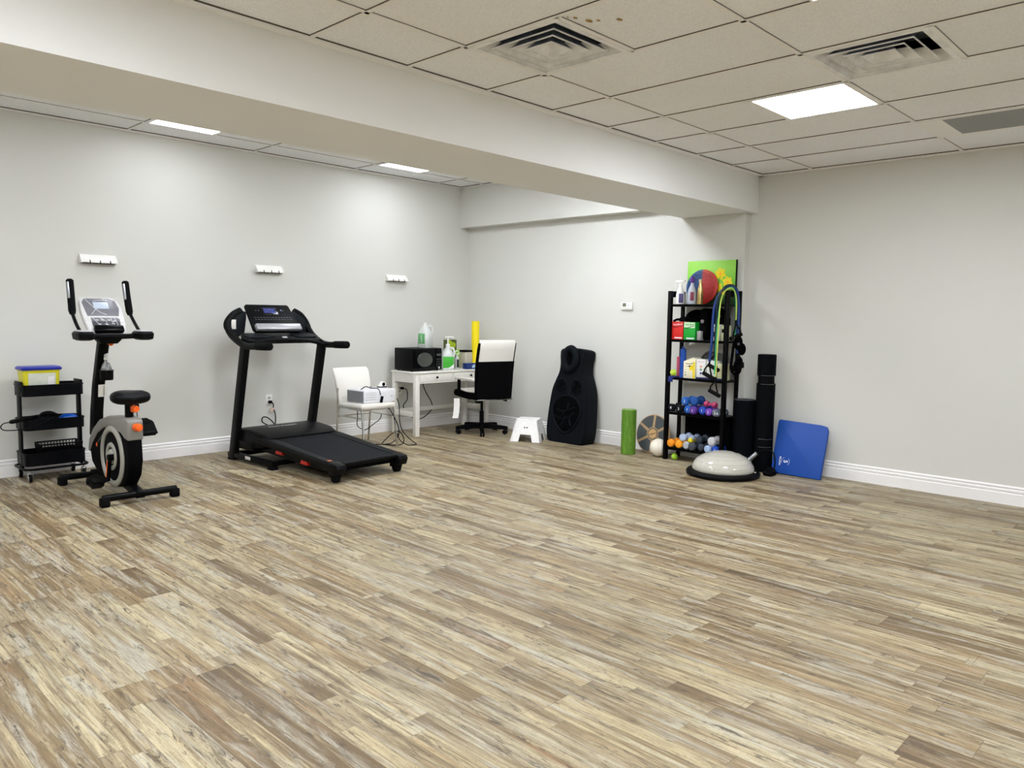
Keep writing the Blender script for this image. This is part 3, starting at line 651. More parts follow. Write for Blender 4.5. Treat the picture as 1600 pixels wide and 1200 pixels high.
# seat + post
g = G(); g.cyl((BX+.0, 6.06, .58), (BX+.0, 6.06, .75), .03, n=18); part('seat_post', g, BM, t, world=True)
g = G(); g.box((BX+.018, 6.01, .688), (.045, .05, .055), None, .012); g.cyl((BX+.018, 6.0, .69), (BX+.02, 5.965, .69), .02, .022, n=14); part('seat_slider_knob', g, ORG, t, world=True)
g = G(); g.lathe([(.02, 0), (.028, .01), (.030, .05), (.026, .062), (.012, .066)], (BX+.0, 5.955, .555), (.2, -.97, .05), n=18); part('height_knob', g, ORG, t, world=True)
sd = G(); R = []
for (y, hw, zt, zb) in ((5.94, .06, .775, .765), (5.955, .115, .805, .735), (6.0, .138, .822, .722), (6.06, .135, .826, .725), (6.12, .10, .822, .728), (6.18, .06, .815, .735), (6.24, .042, .805, .74), (6.285, .032, .792, .755), (6.30, .012, .78, .77)):
    ring = []
    for i in range(20):
        a = 2*PI*i/20; cx_, cz_ = math.cos(a), math.sin(a)
        sx_ = math.copysign(abs(cx_)**.6, cx_); sz_ = math.copysign(abs(cz_)**.75, cz_)
        zz_ = (zt+zb)/2+(zt-zb)/2*sz_
        if cz_ > 0: zz_ -= .012*max(0, 1-abs(cx_)*2.2)*(1 if y < 6.15 else 0)
        ring.append((BX+.0+hw*sx_, y, zz_))
    R.append(ring)
sd.rings(R); st_ = part('saddle', sd, M('saddle_vinyl', (9, 9, 12), .35), t, world=True, ang=60)
# logo dash on shell
g = G(); g.T = Matrix.Translation((BX-.0532, 6.63, .345)) @ RX(.55); g.bx(-.001, .001, -.012, .012, -.016, .016, .001); lg = part('badge', g, ORG, t, world=True, label='small orange badge on the shell')
g = G(); g.T = Matrix.Translation((BX-.0532, 6.55, .40)) @ RX(-.62); g.bx(-.001, .001, -.06, .06, -.005, .005); part('lettering', g, DGR, lg, world=True)
# ================================================================== TREADMILL
t = thing('treadmill', 'black folding treadmill with a sloped console, in front of the long wall', 'treadmill', (3.84, 7.0, 0), .042)
TB = M('treadmill_black', (8, 9, 10), .36); TD = M('treadmill_charcoal', (27, 30, 33), .42)
# base frame on the floor
g = G()
for sg in (-1, 1): g.box((sg*.415, -.30, .05), (.06, .80, .05), None, .01)
g.box((0, .05, .05), (.86, .06, .05), None, .01); g.box((0, -.62, .045), (.84, .05, .04), None, .008)
bf = part('base_frame', g, TB, t)
for sg in (-1, 1):
    part('base_foot', G().box((sg*.415, .06, .0125), (.07, .06, .025), None, .006).box((sg*.415, -.66, .0125), (.07, .08, .025), None, .006), RUB, bf)
g = G().box((-.446, -.28, .058), (.003, .09, .03), None, .0008); part('sticker', g, LBL, bf)
# uprights
for sg in (-1, 1):
    g = G(); g.rings([[(sg*.42+px, y+py, z) for px, py in rounded_rect(0, 0, .058, .10, .012, 3)] for y, z in ((.03, .01), (-.08, .5), (-.205, 1.04), (-.22, 1.105))]); part('upright', g, TB, t)
# deck
dk = thing  # noqa
A0, A1 = -.10, -1.56     # y extent (local)
def zd(y): return .262+(y+.45)*.088   # top of the side rails falls to the rear
g = G(); g.rings([[(-.30, y, zd(y)-.02), (.30, y, zd(y)-.02), (.30, y, zd(y)-.008), (-.30, y, zd(y)-.008)] for y in (-.40, -1.50)]); bl = part('belt', g, M('belt_black_weave', (24, 26, 29), .55, bump=.5, scale=400, spec=.3), t)
for sg in (-1, 1):
    R = []
    for y in (-.34, -.6, -1.0, -1.50):
        z = zd(y); hw = .385+.02*(y+1.5); R.append([(sg*.30, y, z-.05), (sg*hw, y, z-.06), (sg*(hw+.005), y, z-.02), (sg*(hw-.012), y, z), (sg*.30, y, z-.004)])
    g = G(); g.rings(R); sr = part('side_rail', g, TB, t)
    g = G(); g.rings([[(sg*.352-.0125, y, zd(y)-.0035), (sg*.352+.0125, y, zd(y)-.0035), (sg*.352+.0125, y, zd(y)+.001), (sg*.352-.0125, y, zd(y)+.001)] for y in (-.46, -1.46)]); part('grip_strip', g, TD, sr, label='ribbed grey foot strip')
    # frame tube and cushion under the rail
    g = G(); g.rings([[(sg*.33-.02, y, z-.03), (sg*.33+.02, y, z-.03), (sg*.33+.02, y, z+.02), (sg*.33-.02, y, z+.02)] for y, z in ((-.28, .16), (-1.0, .125), (-1.5, .105))]); part('deck_frame', g, TB, t)
    for yy_ in (-.70, -1.10):
        g = G(); g.rings([[(sg*.363-.014, yy_-a, z), (sg*.363+.014, yy_-a, z), (sg*.363+.014, yy_+a, z), (sg*.363-.014, yy_+a, z)] for a, z in ((.06, zd(yy_)-.10), (.035, zd(yy_)-.055))]); part('deck_cushion', g, RED, t, label='red rubber deck cushion')
# underside pan
part('under_tray', G().rings([[(-.33, y, z0_), (.33, y, z0_), (.33, y, zd(y)-.03), (-.33, y, zd(y)-.03)] for y, z0_ in ((-.35, .12), (-1.50, .09))]), BLKM, t)
# rear end caps
for sg in (-1, 1):
    g = G(); g.prism([(-1.47, zd(-1.47)+.004), (-1.58, zd(-1.58)-.002), (-1.595, .13), (-1.575, .075), (-1.48, .07), (-1.47, .10)], (0, 0, 0), (0, 1, 0), (0, 0, 1), (1, 0, 0), sg*.385-.0 if sg < 0 else .285, sg*.285 if sg < 0 else .385, bev=.008); ec = part('rear_end_cap', g, TB, t)
    g = G(); g.lathe([(.02, -.028), (.038, -.024), (.04, 0), (.038, .024), (.02, .028)], (sg*.33, -1.50, .0405), (1, 0, 0), n=20); g.bx(sg*.33-.035, sg*.33+.035, -1.54, -1.44, .045, .09, .008); part('rear_foot', g, RUB, t)
part('rear_roller', G().cyl((-.285, -1.525, .15), (.285, -1.525, .15), .022), BLK, t)
# a small red/white sticker at rear-left rail
part('sticker', G().box((-.335, -1.42, zd(-1.42)+.0015), (.04, .03, .001), RX(.088), 0), M('orange_print', (200, 110, 70), .5), t)
# motor hood
def hring(y, hw, z0_, z1_, r=.03): return [(px, y, (z0_+z1_)/2+pz) for px, pz in rounded_rect(0, 0, hw*2, z1_-z0_, r, 4)]
g = G(); g.rings([hring(.02, .36, .15, .27), hring(.0, .39, .13, .295), hring(-.04, .405, .12, .312), hring(-.22, .405, .125, .314), hring(-.42, .40, .15, .298), hring(-.50, .385, .17, .275), hring(-.53, .37, .19, .262, .02)]); hd = part('motor_hood', g, TB, t)
g = G(); g.prism([(-.42, 0), (.42, 0), (.42, .08), (.36, .13), (-.36, .13), (-.42, .08)], (0, .035, .12), (1, 0, 0), (0, 0, 1), (0, -1, 0), 0, .36, bev=.015); part('hood_side', g, TB, hd)
text('lettering', 'PRO-FORM', .05, Matrix.Translation((-.02, -.20, .3155)) @ RZ(0), M('silver_print', (205, 208, 210), .4), hd, sx=1.25)
# rear cooling pan: handle frame = U of thick tubes plus console shelf
for sg in (-1, 1):
    pts = [(sg*.42, -.63, 1.115), (sg*.425, -.50, 1.11), (sg*.43, -.30, 1.105), (sg*.435, -.18, 1.125), (sg*.44, -.03, 1.19), (sg*.44, .06, 1.27), (sg*.42, .08, 1.33), (sg*.36, .08, 1.395), (sg*.29, .08, 1.43)]
    g = G(); g.tube(pts, [.03]*30+[.034]*20+[.03]*40, 12, smooth=6, flat=1.1); ar = part('side_arm', g, TB, t)
    g = G(); g.tube([(sg*.42, -.655, 1.115), (sg*.42, -.645, 1.115), (sg*.422, -.56, 1.112), (sg*.425, -.44, 1.109), (sg*.425, -.43, 1.109)], [.024, .036, .037, .036, .032], 14); part('hand_grip', g, RUB, ar)
    g = G(); g.prism([(.25, 1.42), (.29, 1.43), (.40, 1.37), (.425, 1.30), (.43, 1.20), (.36, 1.16), (.27, 1.22), (.25, 1.36)], (0, .06, 0), (sg, 0, 0), (0, 0, 1), (0, 1, 0), -.012, .02, bev=.008); part('side_panel', g, TD, ar)
# cross bar arched between arms
g = G(); g.tube([(-.41, -.28, 1.10), (-.30, -.27, 1.135), (-.12, -.26, 1.155), (.12, -.26, 1.155), (.30, -.27, 1.135), (.41, -.28, 1.10)], .020, 10, smooth=5); part('cross_bar', g, TB, t)
# shelf with cup trays
g = G(); g.T = Matrix.Translation((0, -.17, 1.165)) @ RX(.28)
g.prism([(-.40, -.10), (.40, -.10), (.42, .02), (.36, .14), (-.36, .14), (-.42, .02)], (0, 0, 0), (1, 0, 0), (0, 1, 0), (0, 0, 1), -.02, .02, bev=.015, seg=3); sh = part('control_shelf', g, TB, t)
for sg in (-1, 1):
    g = G(); g.T = Matrix.Translation((0, -.17, 1.165)) @ RX(.28); g.prism([(-.115, -.055), (.10, -.06), (.13, .0), (.09, .07), (-.10, .075), (-.13, .01)], (sg*.265, .02, 0), (sg, 0, 0), (0, 1, 0), (0, 0, 1), .02, .032, bev=.006); part('tray_lip', g, TD, sh)
g = G(); g.T = Matrix.Translation((0, -.17, 1.165)) @ RX(.28); g.bx(-.13, .13, -.075, .0, .0205, .026, .002); kp = part('keypad', g, M('keypad_black', (12, 12, 14), .25), sh)
g = G(); g.T = Matrix.Translation((0, -.17, 1.165)) @ RX(.28)
for a in (-.095, -.07, .07, .095): g.box((a, -.035, .028), (.014, .010, .003), None, .001)
part('keys', g, DGR, kp)
g = G(); g.T = Matrix.Translation((0, -.17, 1.165)) @ RX(.28); g.prism([(-.028, -.012), (-.018, -.03), (.018, -.03), (.028, -.012), (.018, .018), (.008, .018), (.006, -.006), (-.006, -.006), (-.008, .018), (-.018, .018)], (0, -.035, 0), (1, 0, 0), (0, 1, 0), (0, 0, 1), .026, .031, bev=.001); part('safety_key', g, LGR, sh, label='light grey safety key')
# console leaning back
CT = Matrix.Translation((-.005, -.13, 1.235)) @ RX(-.72)
g = G(); g.T = CT; g.prism([(-.245, 0), (.245, 0), (.262, .03), (.24, .33), (.225, .345), (-.225, .345), (-.24, .33), (-.262, .03)], (0, 0, 0), (1, 0, 0), (0, 0, 1), (0, 1, 0), 0, .03, bev=.006); cn = part('console', g, TB, t)
g = G(); g.T = CT; g.box((0, -.020, .035), (.49, .045, .07), RX(.12), .010, 3); part('tablet_ledge', g, M('silver_ledge', (168, 168, 172), .28, .3), cn, label='silver tablet ledge')
g = G(); g.T = CT; g.bx(-.09, .085, -.003, .001, .21, .305, .002); sc = part('screen_bezel', g, M('bezel_black', (6, 7, 10), .12), cn)
def lcd():
    k = N('lit_blue_screen'); tc = k.n('ShaderNodeTexCoord').outputs['Object']; n = k.noise(tc, 90, 1)
    k.t.links.new(k.ramp(n, [(.45, srgb(30, 36, 78)), (.6, srgb(64, 74, 128))]), k.b.inputs['Base Color']); k.b.inputs['Roughness'].default_value = .15
    k.b.inputs['Emission Color'].default_value = srgb(50, 62, 130); k.b.inputs['Emission Strength'].default_value = .35; return k.m
g = G(); g.T = CT; g.bx(-.066, .062, -.0045, -.002, .232, .292); part('screen', g, lcd(), sc)
g = G(); g.T = CT; random.seed(5)
for i in range(13):
    for zz in (.175, .15): g.box((-.19+.032*i, -.0015, zz), (.018, .002, .006), None)
for q in (-.15, -.12, .12, .15): g.box((q, -.0015, .265), (.014, .002, .008), None)
part('button_print', g, M('dim_grey_print', (84, 86, 92), .4), cn)
g = G(); g.T = CT; g.lathe([(.009, 0), (.009, .004), (.006, .005)], (.13, 0, .27), (0, -1, 0), n=12); part('speed_button', g, M('blue_grey_button', (96, 106, 150), .3), cn)
part('warning_label', G().box((-.386, .045, 1.30), (.045, .003, .09), RZ(-.1), .001), LBL, t, label='white warning label inside the left arm')
# power plug + cable on wall
g = G(); g.bx(4.05, 4.083, YA-.04, YA-.009, .455, .485, .005)
t2 = thing('mains_cable', 'black plug and coiled cord hanging from the outlet behind the treadmill', 'power cord', (4.066, YA-.03, .28))
part('plug', g, BLKM, t2, world=True)
part('tag', G().box((4.083, YA-.035, .385), (.03, .004, .05), RY(.5), .001), M('pinkish_tag', (225, 190, 170), .6), t2, world=True)
part('cord', G().tube([(4.08, YA-.03, .47), (4.10, YA-.03, .44), (4.098, YA-.03, .40), (4.12, YA-.03, .34), (4.12, YA-.032, .25), (4.10, YA-.04, .215), (4.03, YA-.05, .225), (3.96, YA-.05, .27), (3.965, YA-.05, .315), (4.02, YA-.045, .31), (4.09, YA-.04, .25), (4.11, YA-.05, .2), (4.11, YA-.06, .14)], .006, 7, smooth=6), BLK, t2, world=True)
t2 = thing('power_adapter', 'small black plug in the outlet behind the exercise bike', 'power plug', (2.70, YA-.03, .50))
part('plug_body', G().bx(2.685, 2.725, YA-.05, YA-.009, .505, .55, .006), BLKM, t2, world=True)
part('cord', G().tube([(2.705, YA-.03, .505), (2.71, YA-.035, .40), (2.69, YA-.04, .25), (2.66, YA-.05, .1), (2.6, YA-.08, .008), (2.4, YA-.1, .006)], .004, 6, smooth=5), BLK, t2, world=True)
# ================================================================== WHITE VISITOR CHAIR + PRINTER
t = thing('visitor_chair', 'white padded chair on thin chrome legs with a printer on its seat', 'chair', (4.83, 6.83, 0), 0.03)
g = G(); R = []
# one-piece seat and back shell: side profile (y,z) with thickness
def pad(g, prof, hw, n=10):
    """profile: list of (y,z,ny,nz,thick,halfwidth)"""
    R = []
    for (y, z, ny, nz, th, w_) in prof:
        rr = rounded_rect(0, 0, w_*2, th, th*.48, 4)
        R.append([(a, y+ny*b, z+nz*b) for a, b in rr])
    g.rings(R)
prof = [(-.225, .448, 0, 1, .02, .205), (-.215, .450, 0, 1, .055, .222), (-.12, .452, 0, 1, .062, .225), (.08, .447, 0, 1, .058, .222), (.19, .45, 0, 1, .05, .215)]
pad(g, prof, .22); part('seat', g, WLE, t, ang=50)
g = G(); prof = [(.185, .455, 1, .1, .03, .205), (.205, .50, 1, .12, .042, .215), (.222, .60, 1, .12, .046, .225), (.24, .70, 1, .2, .044, .232), (.275, .80, 1, .3, .04, .234), (.29, .828, .9, .4, .018, .222)]
pad(g, prof, .22); part('backrest', g, WLE, t, ang=50)
for sg in (-1, 1):
    g = G(); g.tube([(sg*.205, -.20, .415), (sg*.208, -.205, .40), (sg*.215, -.235, .20), (sg*.22, -.25, .008)], .011, 8, smooth=3); part('leg', g, CHR, t)
    g = G(); g.tube([(sg*.215, .21, .62), (sg*.215, .205, .42), (sg*.215, .225, .2), (sg*.218, .25, .008)], .011, 8, smooth=3); part('leg', g, CHR, t)
g = G()
for sg in (-1, 1): g.tube([(sg*.205, -.20, .413), (sg*.205, .205, .413)], .009, 8)
g.tube([(-.205, -.20, .413), (.205, -.20, .413)], .009, 8); g.tube([(-.212, .20, .32), (.212, .20, .32)], .007, 8); g.tube([(-.21, -.215, .33), (-.214, .212, .33)], .007, 8); g.tube([(.21, -.215, .33), (.214, .212, .33)], .007, 8)
part('seat_frame', g, CHR, t)
t = thing('printer', 'low white and grey printer resting on the white chair seat', 'printer', (4.87, 6.80, .4815), .03)
g = G(); g.bx(-.20, .22, -.15, .15, 0, .135, .01); part('body', g, M('printer_white', (228, 229, 232), .4), t)
part('side_panel', G().bx(-.2045, -.199, -.14, .14, .008, .125, .002), M('printer_grey', (128, 130, 134), .45), t, label='dark grey end panel')
g = G()
for z in (.035, .06, .085, .105): g.bx(-.18, -.04, -.1512, -.149, z, z+.003)
part('vent_slots', g, MGR, t)
part('badge', G().cyl((.165, -.1515, .06), (.165, -.149, .06), .01, n=16), LGR, t)
t = thing('printer_cable', 'black cable lying over the printer and drooping under the white chair', 'cable', (4.8, 6.7, .616))
part('cord', G().tube([(4.70, 6.74, .622), (4.735, 6.70, .655), (4.78, 6.68, .64), (4.84, 6.67, .634), (4.87, 6.655, .62), (4.885, 6.64, .56)], .005, 7, smooth=6), BLK, t, world=True)
part('plug', G().box((4.895, 6.637, .515), (.028, .02, .07), RY(.25), .006), BLKM, t, world=True)
t = thing('loose_cable', 'black cable looping from the chair down to the floor beside the desk leg', 'cable', (5.2, 6.6, .005))
part('cord', G().tube([(4.98, 6.62, .42), (5.03, 6.60, .32), (5.09, 6.60, .20), (5.10, 6.62, .10), (5.05, 6.66, .03), (5.02, 6.74, .006)], .005, 7, smooth=6)
     .tube([(5.02, 6.80, .006), (4.99, 6.72, .05), (5.01, 6.64, .12), (5.06, 6.60, .16), (5.11, 6.58, .14), (5.14, 6.57, .06), (5.12, 6.60, .008), (5.02, 6.70, .006), (4.92, 6.84, .006), (4.80, 6.93, .006)], .005, 7, smooth=6)
     .tube([(5.16, 6.72, .50), (5.19, 6.72, .42), (5.19, 6.71, .25), (5.22, 6.70, .14), (5.27, 6.63, .05), (5.30, 6.56, .006), (5.24, 6.50, .006), (5.17, 6.54, .006), (5.13, 6.62, .05), (5.12, 6.66, .12)], .005, 7, smooth=6), BLK, t, world=True)
t = thing('hanging_cable', 'black cable drooping beneath the white chair seat', 'cable', (4.72, 6.62, .25))
part('cord', G().tube([(4.63, 6.70, .41), (4.63, 6.70, .33), (4.63, 6.70, .25), (4.69, 6.68, .205), (4.72, 6.66, .21), (4.80, 6.63, .27), (4.86, 6.62, .31), (4.88, 6.62, .36)], .0045, 7, smooth=6), BLK, t, world=True)
t = thing('alarm_clock', 'small black and white gadget with a round face on the printer corner by the desk', 'gadget', (5.06, 6.86, .617))
part('gadget_body', G().prism([(-.045, 0), (.045, 0), (.045, .05), (.0, .065), (-.03, .03)], (0, 0, 0), (1, 0, 0), (0, 0, 1), (0, 1, 0), -.02, .02, bev=.005), WHT, t)
part('face', G().cyl((.01, -.0225, .035), (.01, -.019, .035), .02, n=18), BLKM, t)
part('gadget_base', G().bx(-.05, .05, -.025, .025, 0, .012, .003), BLKM, t)
# ================================================================== DESK
t = thing('desk', 'white wooden desk with two drawers in the corner', 'desk', (6.17, 7.16, 0))
DX0, DX1, DY0, DY1 = 5.585, 6.785, 6.925, 7.395
part('tabletop', G().bx(DX0, DX1, DY0, DY1, .732, .752, .004), WPT, t, world=True)
for x in (DX0+.01, DX1-.07):
    for y in (DY0+.01, DY1-.06):
        part('leg', G().bx(x, x+.06, y, y+.05, 0, .732, .003), WPT, t, world=True)
g = G(); g.bx(DX0+.014, DX0+.034, DY0+.06, DY1-.06, .625, .732); g.bx(DX1-.034, DX1-.014, DY0+.06, DY1-.06, .625, .732); g.bx(DX0+.07, DX1-.07, DY1-.04, DY1-.02, .625, .732); g.bx(DX0+.07, DX1-.07, DY0+.014, DY0+.034, .616, .630, .001); g.bx(6.165, 6.195, DY0+.014, DY0+.034, .63, .732)
part('apron', g, WPT, t, world=True)
g = G(); g.bx(DX0+.022, DX0+.048, DY0+.06, DY1-.06, .225, .285, .002); g.bx(DX1-.048, DX1-.022, DY0+.06, DY1-.06, .225, .285, .002); g.bx(DX0+.048, DX1-.048, DY1-.045, DY1-.025, .235, .285, .002)
part('stretcher', g, WPT, t, world=True)
for (a, b) in ((DX0+.074, 6.162), (6.198, DX1-.074)):
    dr = part('drawer', G().bx(a, b, DY0+.012, DY0+.03, .634, .728, .002), WPT, t, world=True)
    part('knob', G().lathe([(.007, 0), (.007, .01), (.014, .016), (.014, .022), (.008, .027)], ((a+b)/2, DY0+.013, .682), (0, -1, 0), n=16), BLKM, dr, world=True, label='dark round knob')
# microwave
t = thing('microwave', 'black microwave oven with an oval door window on the desk', 'microwave', (5.86, 7.19, .7525))
MWX0, MWX1, MWY0, MWY1, MZ0, MZ1 = 5.612, 6.062, 7.02, 7.36, .762, 1.022
part('case', G().bx(MWX0, MWX1, MWY0+.02, MWY1, MZ0, MZ1, .008), M('microwave_black', (6, 7, 9), .35), t, world=True)
dr = part('door', G().bx(MWX0, MWX1-.10, MWY0, MWY0+.021, MZ0+.004, MZ1-.003, .006), BLKG, t, world=True)
part('door_window', G().lathe([(.0, -.001), (.088, -.001), (.088, .0015), (.086, .003)], ((MWX0+MWX1-.10)/2+.015, MWY0, .888), (0, -1, 0), n=40, sx=1.3, sy=.95), M('tinted_window', (70, 72, 68), .15), dr, world=True, label='oval grey window')
part('window_rim', G().torus(((MWX0+MWX1-.10)/2+.015, MWY0-.001, .888), .092, .004, (0, 1, 0), 48, 8, sx=1.3, sy=.97), BLKG, dr, world=True)
cp = part('control_panel', G().bx(MWX1-.098, MWX1, MWY0, MWY0+.021, MZ0+.004, MZ1-.003, .006), BLKG, t, world=True)
part('display', G().bx(MWX1-.085, MWX1-.015, MWY0-.001, MWY0+.001, .93, .955), M('dim_display', (62, 64, 66), .2), cp, world=True)
g = G()
for i in range(3):
    for j in range(4): g.bx(MWX1-.082+.026*i, MWX1-.066+.026*i, MWY0-.001, MWY0+.001, .80+.028*j, .812+.028*j)
part('buttons', g, DGR, cp, world=True)
part('door_button', G().cyl((MWX1-.045, MWY0-.003, .787), (MWX1-.045, MWY0+.001, .787), .012, n=18), LGR, cp, world=True)
for x in (MWX0+.03, MWX1-.03):
    for y in (MWY0+.05, MWY1-.04): part('foot', G().cyl((x, y, .752), (x, y, .765), .012, n=12), RUB, t, world=True)
# jugs and bottles
TRW = M('translucent_white', (226, 230, 226), .3, trans=.25)
def jug(x, y, z, s_, label, pump=False):
    t = thing('jug', label, 'jug', (x, y, z), -.62 if pump else .3, 'white plastic jugs')
    g = G(); R = []
    for (a, b, zz, r) in ((.125, .125, 0, .03), (.14, .14, .012, .035), (.14, .14, .14, .035), (.125, .125, .18, .04), (.085, .085, .225, .04), (.045, .045, .25, .022), (.04, .04, .262, .02)):
        R.append([(px*s_, py*s_, zz*s_) for px, py in rounded_rect(0, 0, a, b, min(r, a/2-.001), 4)])
    g.rings(R); part('jug_body', g, TRW, t, ang=40)
    g = G(); g.tube([(.02*s_, -.02*s_, .245*s_), (.055*s_, -.045*s_, .24*s_), (.065*s_, -.055*s_, .20*s_), (.062*s_, -.055*s_, .15*s_)], .011*s_, 8, smooth=4); part('jug_handle', g, TRW, t)
    return t
j1 = jug(5.915, 7.16, 1.0225, 1.07, 'large white jug with a green label standing on top of the microwave')
g = G().cyl((0, 0, .278), (0, 0, .30), .022, n=18); part('cap', g, WHT, j1)
part('label_band', G().bx(-.0765, -.0745, -.045, .045, .05, .17, .001), M('green_label', (92, 168, 98), .5), j1, label='green printed label')
text('lettering', 'CLEAN', .03, frame((-.0775, 0, .11), (0, 0, 1), (0, 1, 0)), WINK, j1)
j2 = jug(6.165, 7.03, .7525, 1.10, 'big white pump jug with a bright green label, beside the microwave', True)
part('label_band', G().bx(-.065, .065, -.0795, -.0775, .03, .165, .001), M('bright_green_label', (58, 168, 42), .5), j2, label='bright green label')
part('label_swoosh', G().prism([(.0, .03), (.065, .03), (.065, .075), (.03, .045)], (0, 0, 0), (1, 0, 0), (0, 0, 1), (0, -1, 0), .0796, .0805), WINK, j2)
g = G(); g.lathe([(.026, .285), (.026, .31), (.012, .316), (.008, .32), (.008, .385), (.016, .39), (.016, .40), (.005, .405)], n=20); g.tube([(0, 0, .397), (.03, -.015, .40), (.06, -.035, .396), (.064, -.04, .386)], .008, 8, smooth=3); g.tube([(0, 0, .397), (-.03, .01, .398)], .009, 8); part('pump', g, WHT, j2)
# snack pouch / cereal style green box
t = thing('snack_box', 'dark green box with lime fruit print standing behind the pump jug', 'box', (6.42, 7.28, .7525), .1)
part('carton', G().bx(-.09, .09, -.03, .03, 0, .355, .003), M('dark_olive_card', (70, 84, 30), .45, var=.4, scale=40), t)
g = G()
for (a, b, r) in ((-.02, .30, .04), (.035, .285, .035), (.0, .245, .03), (-.045, .335, .02)): g.lathe([(r, 0), (r, .002)], (a, -.0302, b), (0, -1, 0), n=20)
part('fruit_print', g, M('lime_print', (176, 205, 40), .45, var=.2, scale=50), t)
g = G()
for (a, b, r) in ((.04, .18, .02), (-.03, .17, .022)): g.lathe([(r, 0), (r, .002)], (a, -.0302, b), (0, -1, 0), n=16)
part('cream_print', g, M('cream_print', (222, 214, 160), .45), t)
t = thing('pouch_bag', 'lime green pouch leaning between the fruit box and the jar', 'pouch', (6.55, 7.26, .7525))
part('bag', G().prism([(-.04, 0), (.045, 0), (.04, .20), (.02, .235), (-.03, .235), (-.042, .18)], (0, 0, 0), (1, 0, 0), (0, 0, 1), (0, 1, 0), -.02, .02, bev=.012, seg=3), M('lime_foil', (150, 190, 60), .3, var=.2), t)
# small spray bottle (white/black) with green ring top
t = thing('lotion_bottle', 'small white and black bottle with a looped green and white top on the desk', 'bottle', (6.38, 7.10, .7525))
part('bottle_body', G().lathe([(.022, 0), (.025, .006), (.025, .13), (.015, .155), (.012, .165)], n=20), M('white_black_bottle', (205, 205, 205), .3), t)
part('label_band', G().box((-.008, -.0235, .07), (.028, .006, .10), None, .002), INK, t, label='black label')
part('loop_cap', G().torus((.0, 0, .20), .024, .009, (.3, 1, 0), 24, 8), M('pale_green_plastic', (190, 216, 170), .35), t)
t = thing('food_jar', 'clear jar of tan powder with a black lid on the desk', 'jar', (6.60, 7.18, .7525))
part('jar_body', G().rings([[(a, b, z) for a, b in rounded_rect(0, 0, w_, w_, .02, 4)] for w_, z in ((.12, 0), (.125, .01), (.125, .19), (.115, .205))]), M('tan_jar', (190, 184, 164), .25), t)
part('lid', G().rings([[(a, b, z) for a, b in rounded_rect(0, 0, w_, w_, .02, 4)] for w_, z in ((.128, .203), (.128, .222), (.12, .226))]), BLKM, t)
t = thing('tissue_box', 'small blue and white box at the desk edge behind the office chair', 'box', (6.52, 7.02, .7525), -.05)
part('carton', G().bx(-.08, .08, -.04, .04, 0, .072, .002), M('royal_blue_card', (8, 46, 112), .4), t)
part('white_print', G().prism([(.01, .012), (.06, .02), (.07, .05), (.03, .058), (.0, .035)], (0, 0, 0), (1, 0, 0), (0, 0, 1), (0, -1, 0), .0402, .041), M('pale_blue_print', (170, 198, 226), .5), t)
t = thing('foam_roller', 'bright yellow foam roller standing on the desk behind the office chair', 'foam roller', (6.715, 7.13, .7525))
g = G().lathe([(.045, .0), (.049, .004), (.049, .588), (.045, .592), (.018, .592), (.018, .56)], n=32)
part('foam_body', g, M('yellow_foam', (250, 226, 8), .6, bump=.2, scale=200), t)
# under-desk plug & cable, hanging white paper strip
t = thing('desk_power_cable', 'black cable plugged in under the desk and sagging behind the stretcher', 'cable', (5.8, YA-.03, .3))
part('plug', G().bx(5.80, 5.835, YA-.05, YA-.009, .50, .53, .006), BLKM, t, world=True)
part('cord', G().tube([(5.83, YA-.04, .515), (5.875, YA-.05, .49), (5.875, YA-.06, .38), (5.80, YA-.08, .30), (5.86, YA-.1, .20), (5.98, YA-.12, .13), (6.10, YA-.12, .15), (6.22, YA-.11, .23), (6.22, YA-.11, .32), (6.12, YA-.1, .48), (6.08, YA-.1, .60), (6.08, YA-.09, .68)], .0055, 7, smooth=6), BLK, t, world=True)
# ================================================================== OFFICE CHAIR
t = thing('office_chair', 'high back swivel office chair in black and white leather with its back to the viewer', 'office chair', (6.40, 6.67, 0), -.21)
# local +y is the direction the chair faces
NP = 5
g = G(); g.cyl((0, 0, .06), (0, 0, .12), .035, n=20)
for i in range(NP):
    a = 2*PI*i/NP+.42
    d = Vector((math.cos(a), math.sin(a), 0))
    g.T = Matrix.Translation((0, 0, 0)) @ RZ(a)
    g.rings([[(x, yy_, zz) for yy_, zz in ((-w_, zb_), (w_, zb_), (w_*.8, zt_), (-w_*.8, zt_))] for x, w_, zb_, zt_ in ((.02, .03, .06, .125), (.30, .022, .058, .098), (.325, .018, .06, .09))])
g.T = Matrix.Identity(4)
part('star_base', g, BLKM, t)
for i in range(NP):
    a = 2*PI*i/NP+.42; x, y = .295*math.cos(a), .295*math.sin(a)
    g = G(); g.cyl((x, y, .04), (x, y, .065), .01, n=10)
    dx, dy = -math.sin(a), math.cos(a)
    for q in (-.016, .016):
        g.lathe([(.02, -.011), (.029, -.008), (.029, .008), (.02, .011)], (x+dx*q, y+dy*q, .0292), (dx, dy, 0), n=18)
    part('caster', g, BLK, t)
g = G(); g.cyl((0, 0, .11), (0, 0, .27), .027, n=20); g.cyl((0, 0, .27), (0, 0, .42), .016, n=18); part('gas_lift', g, BLK, t)
g = G(); g.box((0, .0, .425), (.20, .26, .04), None, .01); g.box((.0, .09, .395), (.05, .07, .08), None, .01); part('tilt_mechanism', g, BLKM, t)
g = G(); g.tube([(.08, -.03, .42), (.20, -.06, .41), (.27, -.07, .395)], .006, 8, smooth=3); g.tube([(.26, -.07, .398), (.31, -.075, .385)], .011, 8); part('height_lever', g, BLKM, t)
